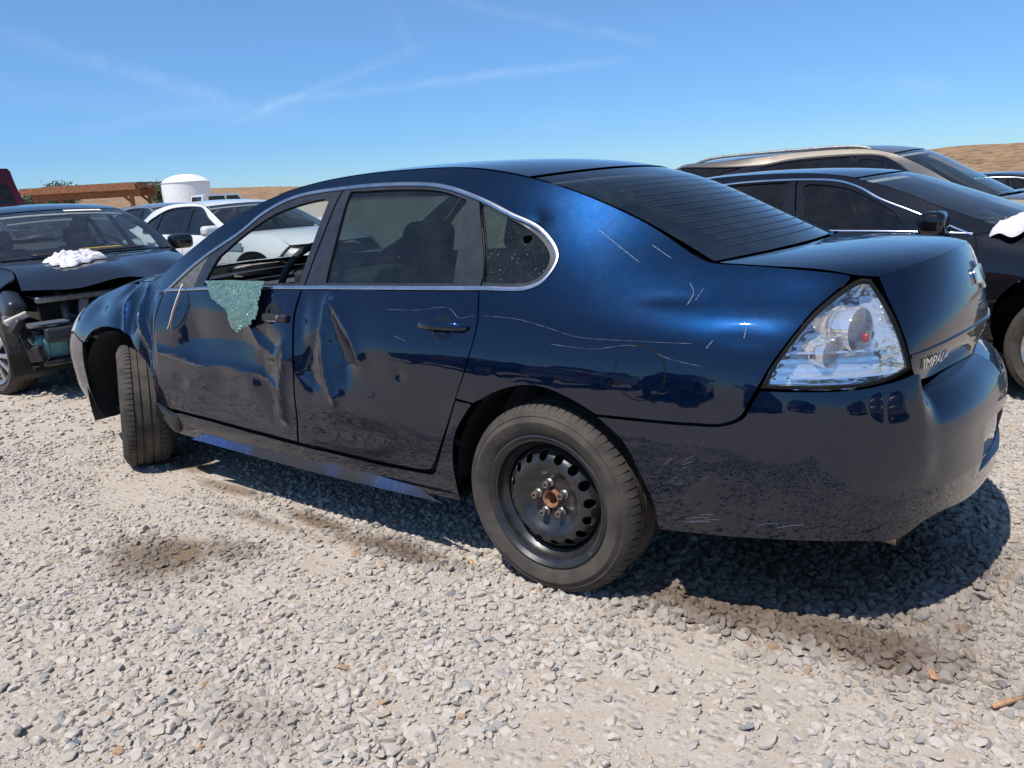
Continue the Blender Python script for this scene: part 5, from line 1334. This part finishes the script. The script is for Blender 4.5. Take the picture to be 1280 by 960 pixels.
extr([(-1.40, 1.17), (-.80, 1.74), (-.82, 1.76), (-1.43, 1.17)], .7, 'windshield', MT['tint_dark'], pk_); extr([(1.39, 1.2), (1.27, 1.72), (1.28, 1.73), (1.41, 1.2)], .62, 'rear_window', MT['tint_dark'], pk_)
extr([(1.45, 1.16), (2.7, 1.16), (2.7, 1.19), (1.45, 1.19)], .82, 'bed_cover', MT['void'], pk_)
for xx in (-1.75, 1.75):
    for sg in (-1, 1):
        e = MB(); e.lathe_y([(.0, -.12), (.38, -.12), (.40, -.08), (.40, .1), (.2, .12)], 20, (xx, sg*.86, .40)); e.build('wheel', MT['rubber'], pk_, auto=40)
# shrubs on the skyline
def shrub(px, dep, h, label, seed, w=1.0):
    r = np.random.default_rng(seed); x, y = at(px, dep); z0 = float(terrain(x, y))+BASE(x, y); t = thing('desert_tree', label, 'tree', (x, y, z0), 0, 'small trees on the skyline')
    tr = MB(); tr.tube([(0, 0, -.5), (.05*h, 0, h*.25), (.02*h, .04*h, h*.55)], [.05*h, .04*h, .02*h], 7); ends = []
    for k in range(7):
        a = r.uniform(0, 6.28); e = np.array([math.cos(a)*h*.30*w, math.sin(a)*h*.30*w, h*r.uniform(.5, .85)]); tr.tube([(.04*h, 0, h*.25), tuple(e*.6+np.array([0, 0, h*.12])), tuple(e)], [.022*h, .015*h, .006*h], 5); ends.append(e)
    tr.build('trunk', MT['bark'], t)
    n = 2200; c = np.array(ends)[r.integers(0, 7, n)]+r.normal(0, 1, (n, 3))*[.13*h*w, .13*h*w, .11*h]; c[:, 2] = np.clip(c[:, 2], h*.22, h*1.02)
    V = np.zeros((n, 4, 3)); u = r.normal(0, 1, (n, 3)); u /= np.linalg.norm(u, axis=1)[:, None]; v = np.cross(u, r.normal(0, 1, (n, 3))); v /= np.linalg.norm(v, axis=1)[:, None]; s = h*r.uniform(.018, .036, (n, 1))
    V[:, 0] = c-u*s*1.6; V[:, 1] = c+v*s*.6; V[:, 2] = c+u*s*1.6; V[:, 3] = c-v*s*.6
    MB().add(V.reshape(-1, 3), [(4*i, 4*i+1, 4*i+2, 4*i+3) for i in range(n)]).build('crown', MT['leaf'], t, smooth=False)
# dry hills: one sheet of land rising behind the yard
HB = [(1420, 190, 3.6, 55, 70), (1235, 185, 2.3, 24, 60), (1150, 178, 1.9, 20, 50), (320, 380, 3.4, 130, 90), (120, 420, 3.6, 160, 90), (-120, 400, 4., 160, 90), (620, 450, 2., 200, 90)]
def BASE(x, y):
    x = np.asarray(x, float); y = np.asarray(y, float); dx, dy = x-CAM_P[0], y-CAM_P[1]; lat = dx*math.cos(YAW)+dy*math.sin(YAW); dep = -dx*math.sin(YAW)+dy*math.cos(YAW); z = 0
    for px, d, h, wl_, wd in HB:
        l0 = (px-640)/CAM_F*d; z = z+h*np.exp(-((lat-l0)/wl_)**2-((dep-d)/wd)**2)
    return z
lt = np.linspace(-520, 420, 300); dp = np.r_[np.linspace(62, 330, 90), np.linspace(340, 620, 40)]
LT, DP = np.meshgrid(lt, dp, indexing='ij'); HX = CAM_P[0]+LT*math.cos(YAW)-DP*math.sin(YAW); HY = CAM_P[1]+LT*math.sin(YAW)+DP*math.cos(YAW)
b0 = BASE(HX, HY); rough = .06*b0*(fbm(HX, HY, .05)+.6*fbm(HX+40, HY, .17))+.12*fbm(HX, HY, .35)*np.clip(b0, 0, 1)
HZ = terrain(HX, HY)+b0+rough-.35*np.exp(-b0*2)
def hill_mat():
    m, n, l, b = new_mat('dry_grass'); o = objco(n)
    a = noise(n, l, .06, 6, .65, o); f = noise(n, l, .45, 7, .7, o); g = noise(n, l, 2.5, 4, .7, o)
    c = ramp(n, l, a, [(.30, (.30, .20, .115)), (.5, (.36, .225, .125)), (.7, (.26, .175, .11))]); c = mixc(n, l, ramp(n, l, f, [(.42, 0.), (.62, .85)]), c, (.12, .085, .055)); c = mixc(n, l, ramp(n, l, g, [(.60, 0.), (.75, .5)]), c, (.48, .36, .24))
    l.new(c, b.inputs['Base Color']); b.inputs['Roughness'].default_value = .95; b.inputs['Specular IOR Level'].default_value = .1; l.new(bump(n, l, f, .8, .6), b.inputs['Normal']); return m
MT['hill'] = hill_mat()
tag(MB().grid(np.stack([HX, HY, HZ], -1)).build('hills', MT['hill']), kind='structure')
shrub(53, 95, 3.5, 'wide low green tree left of the timber shelter', 1, 1.3); shrub(79, 92, 4.3, 'taller narrow green tree rising above the timber shelter', 2, .7); shrub(207, 100, 4.3, 'dark tree half hidden by the white water tank', 3, .7)
# ------------------------------------------------------------------ single stones and scraps one can point at
def gz(x, y): return float(terrain(x, y)+relief(x, y)*np.exp(-(np.hypot(x+1, y)/14)**2))
def solo(name, label, cat, x, y, size, k, mat, rz=0., up=.45):
    me = stone_mesh(k); V = np.array([v.co[:] for v in me.vertices])*size; me.vertices.foreach_set('co', V.ravel()); me.materials[0] = mat
    o = bpy.data.objects.new(name, me); link(o); o.location = (x, y, gz(x, y)+size[2]*up); o.rotation_euler = (.1, -.1, rz); return tag(o, label, cat)
MT['pale_stone'] = plain('pale_stone', (.42, .375, .32), .85, var=.15, scale=20, bmp=.3); MT['slate'] = plain('slate', (.10, .12, .15), .6, var=.3, scale=20, bmp=.3)
MT['ochre_stone'] = plain('ochre_stone', (.42, .24, .11), .85, var=.2, scale=20, bmp=.3); MT['wood_chip'] = plain('wood_chip', (.40, .22, .12), .8, var=.3, scale=40, bmp=.4)
def gpx(px, py):
    v = pix_dir(px, py); t = -CAM_P[2]/v[2]; return CAM_P[0]+v[0]*t, CAM_P[1]+v[1]*t
x, y = gpx(22, 920); solo('stone', 'rounded pale stone in the reddish sand at the bottom left corner', 'stone', x, y, np.array([.030, .026, .034]), 1, MT['pale_stone'])
x, y = gpx(94, 930); solo('slate_flake', 'flat dark slate flake lying right of the pale stone, bottom left', 'stone', x, y, np.array([.034, .022, .010]), 2, MT['slate'], .3)
x, y = gpx(588, 703); solo('stone', 'orange brown stone in front of the rear wheel', 'stone', x, y, np.array([.022, .017, .012]), 3, MT['ochre_stone'], .2)
x, y = gpx(1262, 886); w_ = MB(); w_.tube([(-.05, 0, 0), (-.01, .004, .004), (.05, .012, .002)], [.006, .008, .005], 6); o = w_.build('wood_stick', MT['wood_chip']); o.location = (x, y, gz(x, y)+.012); o.rotation_euler = (0, 0, .8); tag(o, 'short orange brown stick on the gravel at the bottom right', 'stick')
x, y = gpx(1165, 850); w_ = MB(); rbox(w_, (0, 0, 0), (.05, .02, .008), .003); o = w_.build('wood_chip', MT['wood_chip']); o.location = (x, y, gz(x, y)+.014); o.rotation_euler = (.2, .1, 2.0); tag(o, 'thin wood chip on the gravel below the bumper shadow', 'wood chip')
